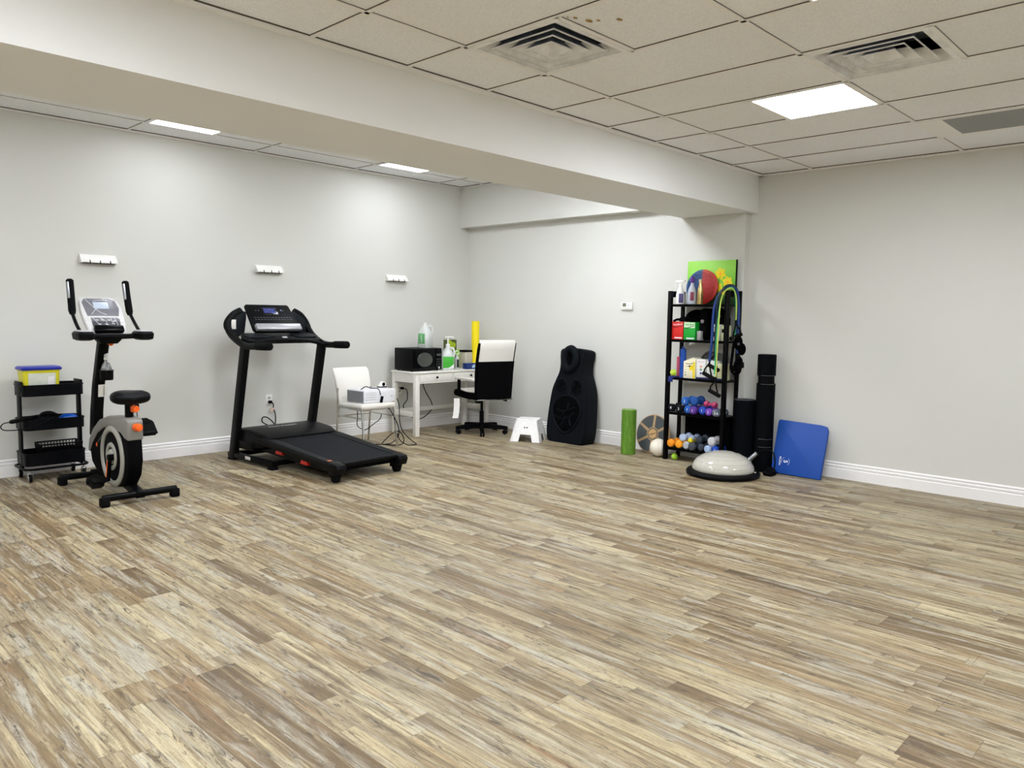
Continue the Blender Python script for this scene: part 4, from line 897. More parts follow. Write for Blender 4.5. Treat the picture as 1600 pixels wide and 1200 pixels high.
g = G(); pad(g, [(-.24, .485, 0, 1, .03, .20), (-.22, .475, 0, 1, .07, .235), (-.05, .465, 0, 1, .085, .245), (.12, .475, 0, 1, .09, .245), (.27, .480, 0, 1, .085, .235), (.31, .47, 0, 1, .03, .20)], .24); st_ = part('seat', g, FAB, t, ang=50)
g = G(); pad(g, [(-.22, .518, 0, 1, .012, .20), (.0, .512, 0, 1, .016, .215), (.12, .522, 0, 1, .018, .215), (.25, .524, 0, 1, .016, .205), (.285, .512, 0, 1, .008, .19)], .21); part('seat_top', g, WLE, st_, ang=50, label='white leather seat top')
# back: inner white pad, black rear panel on lower two thirds, black sides
bp = [(-.245, .44), (-.255, .60), (-.262, .75), (-.285, .90), (-.315, 1.03), (-.335, 1.10), (-.325, 1.135)]
def bw_(z): return .235+.012*math.sin((z-.44)*3)
g = G(); pad(g, [(y, z, 1, .08, th, bw_(z)) for (y, z), th in zip(bp, (.03, .06, .068, .068, .062, .05, .02))], .24); bk = part('backrest', g, WLE, t, ang=50, label='white leather backrest')
g = G(); R = []
for (y, z) in ((-.245, .438), (-.255, .60), (-.262, .75), (-.282, .885)):
    wv = bw_(z)+.003; R.append([(-wv, y-.038, z), (wv, y-.038, z), (wv, y-.030, z), (-wv, y-.030, z)])
g.rings(R); part('rear_panel', g, BLKM, bk, label='black rear panel over the lower back')
for sg in (-1, 1):
    g = G(); R = []
    for (y, z) in bp[:-1]:
        wv = bw_(z); th = .027 if z < 1.05 else .02
        R.append([(sg*(wv-.004), y-th, z), (sg*(wv+.007), y-th*.8, z), (sg*(wv+.007), y+th*.8, z), (sg*(wv-.004), y+th, z)])
    g.rings(R); part('side_bolster', g, FAB, bk)
g = G(); g.tube([(-.235, -.295, .435), (.235, -.295, .435)], .010, 8); g.tube([(-.235, -.295, .435), (-.2, -.15, .43), (-.10, -.05, .43)], .010, 8); g.tube([(.235, -.295, .435), (.2, -.15, .43), (.10, -.05, .43)], .010, 8); part('back_bracket', g, CHR, t)
for sg in (-1, 1):
    g = G(); g.rings([[(sg*.262+px, .10+py, z) for px, py in rounded_rect(0, 0, .02, .055, .006, 3)] for z in (.48, .66)]); ar = part('arm_support', g, BLKM, t)
    g = G(); g.rings([[(sg*.262+px, -.03+py, z) for px, py in rounded_rect(0, 0, .05*k_, .42*k_**.3, .02, 4)] for z, k_ in ((.655, .9), (.66, 1), (.678, 1), (.686, .8))]); part('arm_pad', g, M('light_arm_pad', (222, 220, 212), .4), ar)
t = thing('paper_strip', 'curled white paper tag hanging below the office chair seat', 'paper', (6.10, 6.78, .43))
g = G(); R = []
for (o_, z) in ((.0, .435), (.003, .35), (-.004, .27), (-.022, .20)):
    R.append([(6.05+o_, 6.785, z), (6.05+o_+.052, 6.74, z), (6.051+o_+.052, 6.741, z), (6.051+o_, 6.786, z)])
g.rings(R); part('paper', g, WHT, t, world=True)
# ================================================================== STEP STOOL
ang_ = math.atan2(5.726-6.029, 6.385-6.218)
t = thing('step_stool', 'low white plastic step stool with two round holes in its front', 'step stool', (6.455, 5.945, 0), ang_)
hw0, hd0, hw1, hd1, H = .178, .17, .125, .115, .25
WST = M('stool_white', (240, 240, 236), .35)
def stool_side(g, A, B, C, D, n):   # trapezoid panel with leg cut-out: A,B bottom; C,D top
    A, B, C, D = map(Vector, (A, B, C, D)); n = Vector(n)*.012
    def P(u, v): return (A*(1-u)+B*u)*(1-v)+(D*(1-u)+C*u)*v
    ol = [(0, 0), (.27, 0), (.31, .30), (.33, .34), (.67, .34), (.69, .30), (.73, 0), (1, 0), (1, 1), (0, 1)]
    # build as 3 quads strips to keep convex faces
    for quad in (((0, 0), (.27, 0), (.31, .34), (0, .34)), ((.69, .34), (.73, 0), (1, 0), (1, .34)), ((0, .34), (1, .34), (1, 1), (0, 1))):
        lo = [P(u, v) for u, v in quad]; hi = [p-n for p in lo]
        g.rings([lo, hi])
g = G()
b = [(-hw0, -hd0, 0), (hw0, -hd0, 0), (hw0, hd0, 0), (-hw0, hd0, 0)]; tp = [(-hw1, -hd1, H-.01), (hw1, -hd1, H-.01), (hw1, hd1, H-.01), (-hw1, hd1, H-.01)]
for i, n in enumerate(((0, -1, 0), (1, 0, 0), (0, 1, 0), (-1, 0, 0))):
    j = (i+1) % 4; stool_side(g, b[i], b[j], tp[j], tp[i], n)
part('side_panels', g, WST, t, ang=20)
part('step_top', G().rings([[(a, b_, z) for a, b_ in rounded_rect(0, 0, hw1*2+e, hd1*2+e, .02, 4)] for e, z in ((.004, H-.018), (.004, H-.006), (-.006, H))]), WST, t)
for q in (-.014, .014):
    g = G(); z = .16; y = -(hd0+(hd1-hd0)*z/(H-.01))-.0008
    g.lathe([(.008, 0), (.008, .002)], (q, y, z), (0, -1, .23), n=16); part('round_hole', g, BLKM, t, label='dark round hole')
# ================================================================== MASSAGE BODY CUSHION leaning on the wall
t = thing('body_cushion', 'large black vinyl body cushion with a face ring and hollows, leaning on the wall', 'massage cushion', (6.72, 5.52, 0))
tilt = math.radians(6.4)
# frame: u toward viewer's right (-y), v up along the cushion, n outwards (towards -x)
O = Vector((6.575, 5.52, 0.0)); EU = Vector((0, -1, 0)); EV = Vector((math.sin(tilt), 0, math.cos(tilt))); EN = Vector((math.cos(tilt), 0, -math.sin(tilt)))
def outline(P, n=5): return [(p.x, p.y) for p in catmull([(a, b, 0) for a, b in P], n, True)]
half = [(.0, 0), (.20, .0), (.252, .02), (.275, .10), (.280, .22), (.268, .42), (.245, .60), (.20, .72), (.165, .80), (.155, .90), (.168, 1.0), (.150, 1.065), (.0, 1.08)]
full = half+[(-a, b) for a, b in half[-2:0:-1]]
ol = outline(full, 4)
bm_ = G()
def shell(g, ol, o, depth):
    lay = [(-.0, .965), (.012, .99), (.03, 1.0), (depth-.02, 1.0), (depth, .985)]
    cu, cv = 0, .5
    R = [[o+EU*(u*s_)+EV*(cv+(v-cv)*(1-(1-s_)*.6))+EN*dn for u, v in ol] for dn, s_ in lay]
    g.rings(R)
O2 = O + EN*0.0
shell(bm_, ol, O2, .22)
cu_ = part('cushion_body', bm_, MASS, t, world=True, ang=45)
# make the body sit on the floor
def onf(u, v, d=.0): return O2+EU*u+EV*v-EN*d
MF = Matrix((( EU.x, EV.x, -EN.x, 0), (EU.y, EV.y, -EN.y, 0), (EU.z, EV.z, -EN.z, 0), (0, 0, 0, 1)))
g = G(); g.torus(onf(.0, .955, .028), .10, .045, -EN, 40, 14, sx=1.0, sy=1.0); 
R = []
g2 = G()
cc = onf(0, .95, .02)
L = []
for i in range(44):
    a = 2*PI*i/44; dn = EU*math.cos(a)*.085+EV*math.sin(a)*.115
    ring = []
    for j in range(12):
        b_ = 2*PI*j/12; ring.append(cc+dn+dn.normalized()*.044*math.cos(b_)-EN*.036*math.sin(b_))
    L.append(ring)
g2.rings(L, closed=True); part('face_ring', g2, MASS, t, world=True, ang=60)
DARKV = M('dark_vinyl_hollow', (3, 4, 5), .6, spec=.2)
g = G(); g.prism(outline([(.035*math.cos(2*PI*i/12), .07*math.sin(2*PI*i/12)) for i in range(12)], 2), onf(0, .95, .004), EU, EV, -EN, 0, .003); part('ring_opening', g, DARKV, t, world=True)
def dish(g, cu_, cv_, ru, rv, depth=.05, n=36, egg=0.0):
    R = []
    for k_ in range(7):
        f = 1-k_/6*.97; d = .006-(depth)*(1-f*f)*.0-.0
        R.append([onf(cu_+ru*f*math.cos(2*PI*i/n)*(1-egg*math.sin(2*PI*i/n)), cv_+rv*f*math.sin(2*PI*i/n), .006+.0015*(6-k_)*(1 if k_ else 0)) for i in range(n)])
    g.rings(R)
for q in (-.110, .110):
    g = G(); g.torus(onf(q, .64, -.002), .080, .012, -EN, 32, 8, sx=1, sy=1.05); part('hollow_rim', g, MASS, t, world=True)
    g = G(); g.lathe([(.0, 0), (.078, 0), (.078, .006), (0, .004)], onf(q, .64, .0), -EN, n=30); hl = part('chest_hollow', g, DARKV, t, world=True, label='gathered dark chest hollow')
    g = G(); random.seed(4)
    for i in range(14):
        a = 2*PI*i/14+random.uniform(-.1, .1); r1_ = random.uniform(.015, .03)
        g.tube([onf(q+.074*math.cos(a), .64+.074*math.sin(a), .009), onf(q+.055*math.cos(a+.1), .64+.055*math.sin(a+.1), .013), onf(q+r1_*math.cos(a+.25), .64+r1_*math.sin(a+.25), .008)], [.006, .005, .002], 6)
    part('gathers', g, MASS, hl, world=True)
belly = outline([(0, .12), (.10, .17), (.18, .28), (.205, .38), (.17, .47), (.09, .525), (0, .54), (-.09, .525), (-.17, .47), (-.205, .38), (-.18, .28), (-.10, .17)], 4)
g = G(); P = [onf(a, b, .002) for a, b in belly]; g.tube(P, .014, 8, closed=True); part('belly_rim', g, MASS, t, world=True, ang=60)
g = G(); R = []
for k_ in range(1, 9):
    f = 1.0-k_/8*.96
    R.append([onf(a*f, .37+(b-.37)*f-.0*(1-f), .008) for a, b in belly])
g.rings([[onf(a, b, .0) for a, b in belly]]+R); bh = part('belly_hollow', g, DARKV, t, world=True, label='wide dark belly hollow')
g = G()
for P in ([(-.15, .30), (-.05, .27), (.05, .30), (.14, .36)], [(-.12, .24), (-.04, .32), (.02, .40), (.03, .46)], [(-.06, .19), (-.02, .26), (.0, .31)], [(.09, .21), (.06, .28), (.10, .34)], [(-.14, .38), (-.06, .36), (.04, .38), (.13, .42)]):
    g.tube([onf(a, b, .010) for a, b in P], .013, 8, smooth=4, flat=.6)
part('vinyl_folds', g, MASS, bh, world=True, ang=60)
t.location = (6.72, 5.52, 0)
# ================================================================== ROLLERS, BOARD, BALLS on the floor
t = thing('foam_roller', 'upright green foam roller standing on the floor left of the rack', 'foam roller', (6.60, 4.655, 0))
def green_mat():
    k = N('green_foam'); tc = k.n('ShaderNodeTexCoord').outputs['Object']; mp = k.n('ShaderNodeMapping'); mp.inputs['Scale'].default_value = (6, 6, 1.2); k.inp(mp, 0, tc)
    n = k.noise(mp.outputs[0], 6, 6, .75, .6)
    k.t.links.new(k.ramp(n, [(.3, srgb(62, 104, 22)), (.55, srgb(96, 142, 34)), (.75, srgb(126, 164, 58))]), k.b.inputs['Base Color']); k.b.inputs['Roughness'].default_value = .6; k.bump(n, .3, .003); return k.m
part('foam_body', G().lathe([(.072, 0), (.077, .004), (.077, .462), (.072, .467), (.03, .467), (.03, .44)], n=40), green_mat(), t)
part('core', G().lathe([(.03, .4), (.03, .4665), (.024, .4665), (.024, .4)], n=24), M('pale_green_foam', (176, 196, 140), .6), t)
# balance board leaning on the wall
t = thing('balance_board', 'round balance board with grey pads and wooden spokes, leaning on the wall beside the rack', 'balance board', (6.86, 4.50, .0))
tb = math.radians(12); bo = Vector((6.78, 4.50, 0)); bev_ = Vector((math.sin(tb), 0, math.cos(tb))); ben = Vector((-math.cos(tb), 0, math.sin(tb))); R0 = .205
cb = bo+bev_*R0+Vector((0, 0, .004))
WD = M('plywood', (178, 150, 112), .5, var=.12, scale=18)
part('board', G().lathe([(R0-.003, -.008), (R0, -.005), (R0, .005), (R0-.003, .008)], cb, ben, n=64), WD, t, world=True, label='plywood disc')
PADM = M('board_grip_grey', (74, 80, 82), .8, bump=.6, scale=350)
for k_ in range(6):
    a0 = PI/2+k_*PI/3; pts = []
    dl = .085
    inner, outer = .072, R0-.010
    ao = math.asin(.014/outer); ai = math.asin(.014/inner)
    pts = [(outer*math.cos(a0+ao+(PI/3-2*ao)*i/10), outer*math.sin(a0+ao+(PI/3-2*ao)*i/10)) for i in range(11)]+[(inner*math.cos(a0+PI/3-ai-(PI/3-2*ai)*i/5), inner*math.sin(a0+PI/3-ai-(PI/3-2*ai)*i/5)) for i in range(6)]
    part('grip_pad', G().prism(pts, cb, EU, bev_, ben, .008, .0095), PADM, t, world=True)
part('centre_disc', G().lathe([(.052, 0), (.052, .0012)], cb+ben*.009, ben, n=32), M('tan_wood', (196, 158, 108), .5, var=.1), t, world=True)
part('centre_ring', G().lathe([(.062, 0), (.062, .0008)], cb+ben*.0083, ben, n=32), PADM, t, world=True)
text('lettering', 'revbalance', .022, frame(cb+ben*.0106, EU+bev_*.35, bev_-EU*.35), INK, t, world=True)
t = thing('exercise_ball', 'cream white ball on the floor by the rack, in front of the balance board', 'ball', (6.70, 4.345, .0))
part('ball_body', G().sphere((0, 0, .092), .092, n=36), M('cream_rubber', (232, 226, 208), .35), t)
part('seam', G().torus((0, 0, .092), .0922, .0012, (.5, -.85, .15), 48, 6), M('tan_seam', (196, 182, 150), .5), t)
TEN = M('tennis_felt', (196, 226, 40), .9, bump=.6, scale=300, sheen=.3)
def tennis(x, y, z, label, m=TEN):
    t = thing('tennis_ball', label, 'tennis ball', (x, y, z), group='tennis balls')
    part('felt', G().sphere((0, 0, .033), .033, n=24), m, t)
    part('seam', G().tube([(.033*math.cos(a)*math.cos(.45*math.sin(2*a)), .033*math.sin(a)*math.cos(.45*math.sin(2*a)), .033+.033*math.sin(.45*math.sin(2*a))) for a in [2*PI*i/32 for i in range(32)]], .0012, 5, closed=True), LGR, t)
# ================================================================== BLACK LADDER RACK
RX0, RX1, RY0, RY1, RH = 6.62, 6.895, 3.59, 4.24, 1.692
t = thing('shelf_rack', 'tall narrow black five tier open rack against the wall', 'shelf rack', (6.757, 3.915, 0))
RM = M('rack_black', (4, 4, 6), .38)
PW = .042
for (x, nm) in ((RX0, 'front'), (RX1-.03, 'rear')):
    for y in (RY0-.004, RY1-.03):
        part('post', G().bx(x, x+.048 if x == RX0 else x+.03, y, y+.034, 0, RH, .003), RM, t, world=True)
for y in (RY0, RY1-.023):
    g = G(); g.bx(RX0+.03, RX1-.02, y+.004, y+.019, 1.63, RH-.001, .002); part('top_rail', g, RM, t, world=True)
SH = (1.552, 1.205, .828, .478, .120)
for z in SH:
    g = G(); g.bx(RX0+.004, RX1-.004, RY0+.022, RY1-.022, z-.006, z+.006, .002); g.bx(RX0+.004, RX0+.018, RY0+.022, RY1-.022, z-.016, z+.009, .002); g.bx(RX0+.02, RX1-.02, RY0+.004, RY0+.024, z-.012, z+.006); g.bx(RX0+.02, RX1-.02, RY1-.024, RY1-.004, z-.012, z+.006)
    part('shelf', g, RM, t, world=True)
ZT = [z+.0065 for z in SH]
# ---- things on the top
t = thing('flower_canvas', 'bright green canvas of yellow daffodils standing on the rack top', 'picture', (6.90, 3.93, ZT[0]))
def canvas_mat():
    k = N('flower_painting'); tc = k.n('ShaderNodeTexCoord').outputs['Object']; sp = k.n('ShaderNodeSeparateXYZ'); k.inp(sp, 0, tc)
    n = k.noise(tc, 9, 3, .6, .5); z = sp.outputs[2]
    h = k.math('ADD', z, k.math('MULTIPLY', k.math('SUBTRACT', n, .5), .25))
    c = k.ramp(h, [(.03, srgb(22, 60, 14)), (.12, srgb(52, 112, 20)), (.22, srgb(116, 190, 46)), (.36, srgb(150, 215, 80))])
    k.t.links.new(c, k.b.inputs['Base Color']); k.b.inputs['Roughness'].default_value = .5; return k.m
CX0, CX1 = 6.895, 6.912
part('canvas', G().bx(-.012, .010, -.268, .262, 0, .437, .003), [canvas_mat()], t)
part('canvas_edge', G().bx(-.0118, .011, -.274, -.267, 0, .438), M('dark_canvas_edge', (22, 34, 20), .6), t)
g = G(); k_ = 0
YP = M('daffodil_yellow', (232, 214, 4), .5, var=.15, scale=60); OP = M('daffodil_trumpet', (250, 180, 10), .5)
gc = G(); gs = G()
for (y, z, r) in ((-.105, .305, .055), (-.185, .225, .05), (-.085, .175, .045), (-.16, .13, .035)):
    for i in range(6):
        a = 2*PI*i/6+.3; g.sphere((-.0125, y+math.cos(a)*r*.55, z+math.sin(a)*r*.55), r*.55, (.04, 1.0, .75), 10, RX(a))
    gc.sphere((-.014, y, z), r*.32, (.1, 1, 1), 10)
    gs.tube([(-.0125, y, z-r*.5), (-.0125, y+.02, z*.5), (-.0125, -.12, .01)], .004, 5, smooth=4)
part('stems', gs, M('stem_green', (60, 130, 30), .5), t); fl = part('painted_petals', g, YP, t, label='yellow painted daffodils'); part('trumpets', gc, OP, fl)
t = thing('wobble_cushion', 'round half blue, half red spiky balance cushion standing on the rack top', 'balance cushion', (6.84, 4.02, ZT[0]))
Cc = Vector((6.868, 4.01, ZT[0]+.176)); axn = Vector((-1, 0, .10)).normalized()
for (nm, m, s0) in (('blue_half', M('disc_blue', (10, 66, 120), .45), 1), ('red_half', M('disc_red', (172, 40, 30), .45), -1)):
    g = G(); pr = [(.0, -.012), (.17, -.012), (.176, -.004), (.176, .004), (.17, .010), (.15, .014), (.0, .02)]
    n = 28; R = []
    up = Vector((0, 0, 1)); ev = (up-axn*up.dot(axn)).normalized(); eu = Vector((0, 1, 0))
    for i in range(n+1):
        a = PI/2+s0*PI*i/n*-1 if s0 > 0 else PI/2+PI*i/n
        a = (PI/2-PI*i/n) if s0 > 0 else (PI/2+PI*i/n)
        d = eu*math.cos(a)+ev*math.sin(a)
        R.append([Cc+d*max(r, .0005)+axn*z for r, z in pr])
    g.rings(R)
    for i in range(9):
        for j in range(-8, 9):
            y_, z_ = (i+.5)*.0185, j*.0185
            if math.hypot(y_, z_) < .155: p = Cc+eu*s0*y_+ev*z_+axn*.0165; g.cyl(p, p+axn*.012, .0055, .003, n=5)
    part(nm, g, m, t, world=True, ang=40)
def spray_cap(g, z, s_=1.0):
    g.lathe([(.016*s_, z), (.016*s_, z+.02*s_), (.011*s_, z+.024*s_), (.010*s_, z+.045*s_)], n=16)
t = thing('cleaner_bottle', 'white trigger spray bottle at the front left of the rack top', 'spray bottle', (6.69, 4.145, ZT[0]), .1)
g = G(); g.lathe([(.046, 0), (.052, .006), (.050, .10), (.038, .14), (.020, .17), (.015, .19)], n=24, sy=.8); part('bottle_body', g, WHT, t)
g = G(); g.lathe([(.018, .188), (.018, .205), (.012, .208)], n=16); g.box((0, .01, .228), (.022, .085, .03), None, .008); g.tube([(0, .045, .215), (0, .055, .195), (0, .05, .17)], .006, 6, smooth=3); g.bx(-.01, .01, -.05, -.03, .228, .242, .004); part('trigger_head', g, WHT, t)
part('label_band', G().box((-.038, -.026, .062), (.014, .045, .09), RZ(.5), .003), M('navy_red_label', (70, 66, 110), .5, var=.5, scale=90), t, label='dark printed label')
t = thing('detergent_bottle', 'grey bottle with a purple cap in the middle of the rack top', 'bottle', (6.69, 4.015, ZT[0]))
g = G(); g.lathe([(.042, 0), (.047, .006), (.047, .06), (.042, .12), (.034, .15), (.017, .19), (.014, .215)], n=24, sy=1.0); part('bottle_body', g, M('silver_grey_bottle', (168, 176, 186), .3), t)
part('cap', G().lathe([(.018, .212), (.019, .235), (.022, .26), (.016, .272)], n=16), M('purple_cap', (88, 34, 130), .4), t)
part('label_band', G().box((-.036, -.024, .08), (.014, .036, .085), RZ(.5), .004), M('wine_label', (120, 40, 60), .5, var=.3, scale=80), t)
t = thing('water_bottle', 'slim gold metal water bottle on the rack top', 'water bottle', (6.69, 3.925, ZT[0]))
part('bottle_body', G().lathe([(.026, 0), (.030, .004), (.030, .12), (.026, .155), (.016, .19), (.013, .215)], n=24), M('champagne_gold', (190, 166, 110), .22, .9), t)
part('cap', G().lathe([(.016, .213), (.016, .24), (.013, .244)], n=16), M('pale_gold', (206, 190, 150), .3, .7), t)
# ---- second tier
def wbox(name, y0, y1, x0, d, z, h, m, label, cat='box'):
    t = thing(name, label, cat, (x0+d/2, (y0+y1)/2, z))
    part('carton', G().bx(-d/2, d/2, -(y1-y0)/2, (y1-y0)/2, 0, h, .0015), m, t)
    return t
def face_text(t, s_, size, y, z, d, m, rot=0, sx=1.0):
    return text('lettering', s_, size, frame((-d/2-.0005, y, z), (0, -math.cos(rot), math.sin(rot)), (0, math.sin(rot), math.cos(rot))), m, t, sx=sx)
z2 = ZT[1]
t = wbox('exercise_band_box', 4.082, 4.208, 6.655, .13, z2, .178, M('red_card', (214, 40, 34), .45), 'red resistance band box on the second tier of the rack')
face_text(t, 'TheraBand', .024, 0, .150, .13, WINK, .06)
part('swoosh', G().tube([(-.0655, .05, .128), (-.0655, .02, .122), (-.0655, -.02, .132), (-.0655, -.05, .136)], .003, 5, smooth=4), INK, t)
part('white_band', G().bx(-.0658, -.0645, -.055, .03, .012, .024), WINK, t)
t = wbox('exercise_band_box', 3.945, 4.072, 6.655, .13, z2, .174, M('green_card', (20, 160, 48), .45), 'green resistance band box on the second tier of the rack')
part('white_band', G().bx(-.0658, -.0645, -.06, .06, .118, .172), M('pale_green_print', (200, 230, 190), .5), t)
face_text(t, 'TheraBand', .024, 0, .152, .133, M('green_ink', (20, 110, 40), .5), .06)
part('swoosh', G().tube([(-.0665, .055, .122), (-.0665, .02, .118), (-.0665, -.02, .132), (-.0665, -.05, .138)], .003, 5, smooth=4), INK, t)
part('white_print', G().bx(-.0658, -.0645, -.055, .03, .010, .022), WINK, t)
t = thing('sports_bag', 'black padded gear with round badges filling the second tier behind the boxes', 'sports gear', (6.83, 3.9, z2))
g = G(); g.sphere((6.83, 4.03, z2+.20), .12, (.5, 1.1, .85)); g.sphere((6.82, 3.80, z2+.19), .13, (.5, .85, 1.1)); g.bx(6.80, 6.88, 3.68, 4.15, z2+.0, z2+.24, .03, 3); g.bx(6.70, 6.88, 3.84, 3.93, z2+.0, z2+.31, .03, 3); g.sphere((6.72, 4.10, z2+.205), .045, (.8, 1.5, .5))
part('padding', g, FAB, t, world=True, ang=60)
for (y, z, r) in ((3.755, z2+.235, .022), (3.885, z2+.185, .018)): part('badge', G().lathe([(r, 0), (r, .004), (r*.6, .005)], (6.683 if y > 3.8 else 6.755, y, z), (-1, 0, 0), n=20), M('worn_badge', (110, 100, 104), .5, var=.3, scale=90), t, world=True)
part('strap', G().tube([(6.66, 4.19, z2+.185), (6.65, 4.14, z2+.20), (6.66, 4.10, z2+.19), (6.67, 4.06, z2+.20)], .012, 8, smooth=4), FAB, t, world=True)
t = wbox('small_carton', 3.885, 3.925, 6.66, .08, z2, .09, M('grey_card', (150, 146, 144), .5), 'small grey carton beside the green box on the rack')
t = wbox('medicine_carton', 3.692, 3.758, 6.655, .09, z2, .158, M('white_card', (230, 230, 226), .5), 'white carton with black print right of the black gear on the rack')
part('print', G().bx(-.0458, -.0445, -.025, .022, .125, .132).bx(-.0458, -.0445, -.03, .03, .108, .112).bx(-.0458, -.0445, .005, .028, .04, .09), INK, t)
part('tint', G().bx(-.0456, -.0445, -.03, .0, .02, .10), M('peach_print', (238, 214, 180), .5), t)
t = wbox('medicine_carton', 3.62, 3.672, 6.67, .1, z2, .15, M('yellowish_card', (214, 214, 168), .5), 'pale yellow carton behind the hanging bands on the second tier')
part('print', G().bx(-.0508, -.0495, -.02, .02, .08, .115), INK, t)
# ---- third tier
z3 = ZT[2]
tennis(6.66, 4.175, z3+.012, 'yellow green tennis ball at the left end of the third tier')
solo('folded_cloth', G().box((6.665, 4.178, z3+.004), (.085, .085, .014), None, .005).box((6.612, 4.178, z3-.022), (.008, .05, .045), RZ(.1), .003), M('dark_blue_cloth', (22, 34, 110), .8), 'dark blue cloth under the tennis ball on the third tier', 'cloth', (6.665, 4.178, z3), world=True)
t = thing('foam_roller', 'short upright bright blue roller on the third tier of the rack', 'foam roller', (6.70, 4.095, z3))
part('foam_body', G().lathe([(.028, 0), (.030, .003), (.030, .28), (.026, .285), (.012, .285), (.010, .31)], n=24), M('roller_blue', (6, 70, 160), .5), t)
t = thing('foam_roller', 'thin upright pink roller behind the blue roller on the third tier', 'foam roller', (6.74, 4.165, z3))
part('foam_body', G().lathe([(.020, 0), (.022, .003), (.022, .20), (.018, .204)], n=20), M('roller_pink', (222, 92, 122), .5), t)
t = wbox('band_dispenser_box', 3.932, 4.062, 6.66, .14, z3, .165, M('cream_card', (236, 230, 200), .5), 'cream and yellow dispenser box on the third tier of the rack')
part('sloped_top', G().prism([(-.065, .165), (.035, .205), (.065, .19), (.065, .165)], (0, 0, 0), (0, -1, 0), (0, 0, 1), (1, 0, 0), -.07, .07), M('cream_card', (0, 0, 0)), t)
part('yellow_print', G().bx(-.0712, -.0695, -.063, .0, .08, .13).bx(-.0711, -.0695, -.063, -.04, .0, .165), M('yellow_print', (232, 208, 40), .5), t)
part('swoosh', G().tube([(-.071, .045, .148), (-.071, .01, .142), (-.071, -.04, .15)], .003, 5, smooth=4).bx(-.0712, -.0695, -.055, .05, .118, .121).bx(-.0715, -.0695, -.012, .006, .112, .127), INK, t)
part('print', G().bx(-.0712, -.0695, .035, .052, .03, .037).bx(-.0712, -.0695, .03, .052, .055, .06).bx(-.0712, -.0695, .04, .052, .08, .085), M('teal_ink', (60, 120, 130), .5), t)
t = thing('slim_tray', 'flat dark blue box under the white cartons on the third tier', 'box', (6.73, 3.80, z3)); part('carton', G().bx(-.07, .07, -.15, .12, 0, .018, .002), NAVY, t)
t = wbox('ball_carton', 3.822, 3.920, 6.665, .12, z3+.018, .175, M('white_card', (0, 0, 0)), 'white carton with three coloured dots on the third tier')
for (z, c) in ((.105, (214, 150, 110)), (.075, (80, 150, 110)), (.040, (60, 60, 160))): part('dot_print', G().lathe([(.011, 0), (.011, .0015)], (-.0602, -.0, z), (-1, 0, 0), n=16), M('dot_%d' % c[0], c, .5), t)
part('print', G().bx(-.0612, -.0598, -.04, .04, .158, .160).bx(-.0612, -.0598, -.03, .04, .15, .152).bx(-.0612, -.0598, -.035, .035, .142, .144), M('faint_red_ink', (190, 150, 150), .6), t)
t = wbox('strap_carton', 3.715, 3.812, 6.67, .12, z3+.018, .165, M('white_card', (0, 0, 0)), 'white carton behind the black strap handles on the third tier')
t = wbox('small_carton', 3.625, 3.70, 6.675, .11, z3, .16, M('yellowish_card', (0, 0, 0)), 'pale yellow carton at the right end of the third tier')
t = thing('grey_wedge', 'dark grey folded board leaning behind the boxes on the third tier', 'board', (6.85, 3.88, z3))
part('board', G().prism([(-.16, 0), (.19, 0), (.19, .24), (-.02, .27), (-.05, .255), (-.16, .13)], (0, 0, 0), (0, -1, 0), (0, 0, 1), (1, 0, 0), -.01, .012, bev=.003), M('slate_grey', (84, 86, 84), .6), t)
part('edge', G().tube([(-.012, .15, .12), (-.012, .06, .23), (-.012, -.05, .262)], .009, 6), M('brown_edge', (66, 58, 48), .6), t)
# ---- dumbbells
def dumbbell(x, y, z, r, L, col, label, ang=0.0, tilt=0.0, num=None, shape='round'):
    """axis near the x direction, pointing at the room; z is the resting height"""
    t = thing('dumbbell', label, 'dumbbell', (x, y, z), ang, 'small dumbbells on the rack')
    m = M('neoprene_%d_%d_%d' % col, col, .5, bump=.15, scale=200)
    for q in (-1, 1):
        g = G(); pr = [(r*.55, 0), (r*.85, .004), (r, .016), (r, .034), (r*.8, .046), (r*.4, .05)]
        n_ = 24 if shape == 'round' else 6
        g.lathe([(a, b) for a, b in pr], (q*(L/2-.05), 0, r), (q, 0, 0), n=n_); h = part('head', g, m, t, ang=40)
        if num and q < 0: text('number', num, r*.95, frame((-L/2-.0006, 0, r), (0, -1, 0), (0, 0, 1)), WINK, h)
    part('handle', G().cyl((-L/2+.045, 0, r), (L/2-.045, 0, r), r*.42, n=14), m, t)
    return t
z4 = ZT[3]; W1 = (16, 84, 165); PUR = (84, 44, 136); DG = (68, 76, 86); X4 = 6.71
dumbbell(X4, 4.172, z4, .044, .17, (20, 22, 26), 'black dumbbell at the left end of the fourth tier', num='4', shape='hex')
dumbbell(X4, 4.082, z4, .041, .17, (20, 22, 27), 'black dumbbell with a white mark, second from the left on the fourth tier', num='3', shape='hex')
dumbbell(X4, 3.985, z4, .042, .17, (16, 82, 165), 'mid blue dumbbell low in the pile beside the black ones', num='1')
dumbbell(X4-.02, 3.915, z4, .041, .17, PUR, 'purple dumbbell in the middle of the fourth tier, left of the deep blue one', num='1')
dumbbell(X4+.02, 3.835, z4, .043, .17, (12, 60, 165), 'deep blue dumbbell in the middle of the fourth tier', num='1')
dumbbell(X4, 3.755, z4, .038, .17, (112, 58, 168), 'purple dumbbell below the pink one on the fourth tier', num='2')
dumbbell(X4, 3.682, z4, .037, .17, (96, 100, 112), 'grey dumbbell second from the right on the fourth tier', num='2')
dumbbell(X4, 3.618+.036, z4+.0, .036, .17, DG, 'dark grey dumbbell at the right end of the fourth tier', num='6')
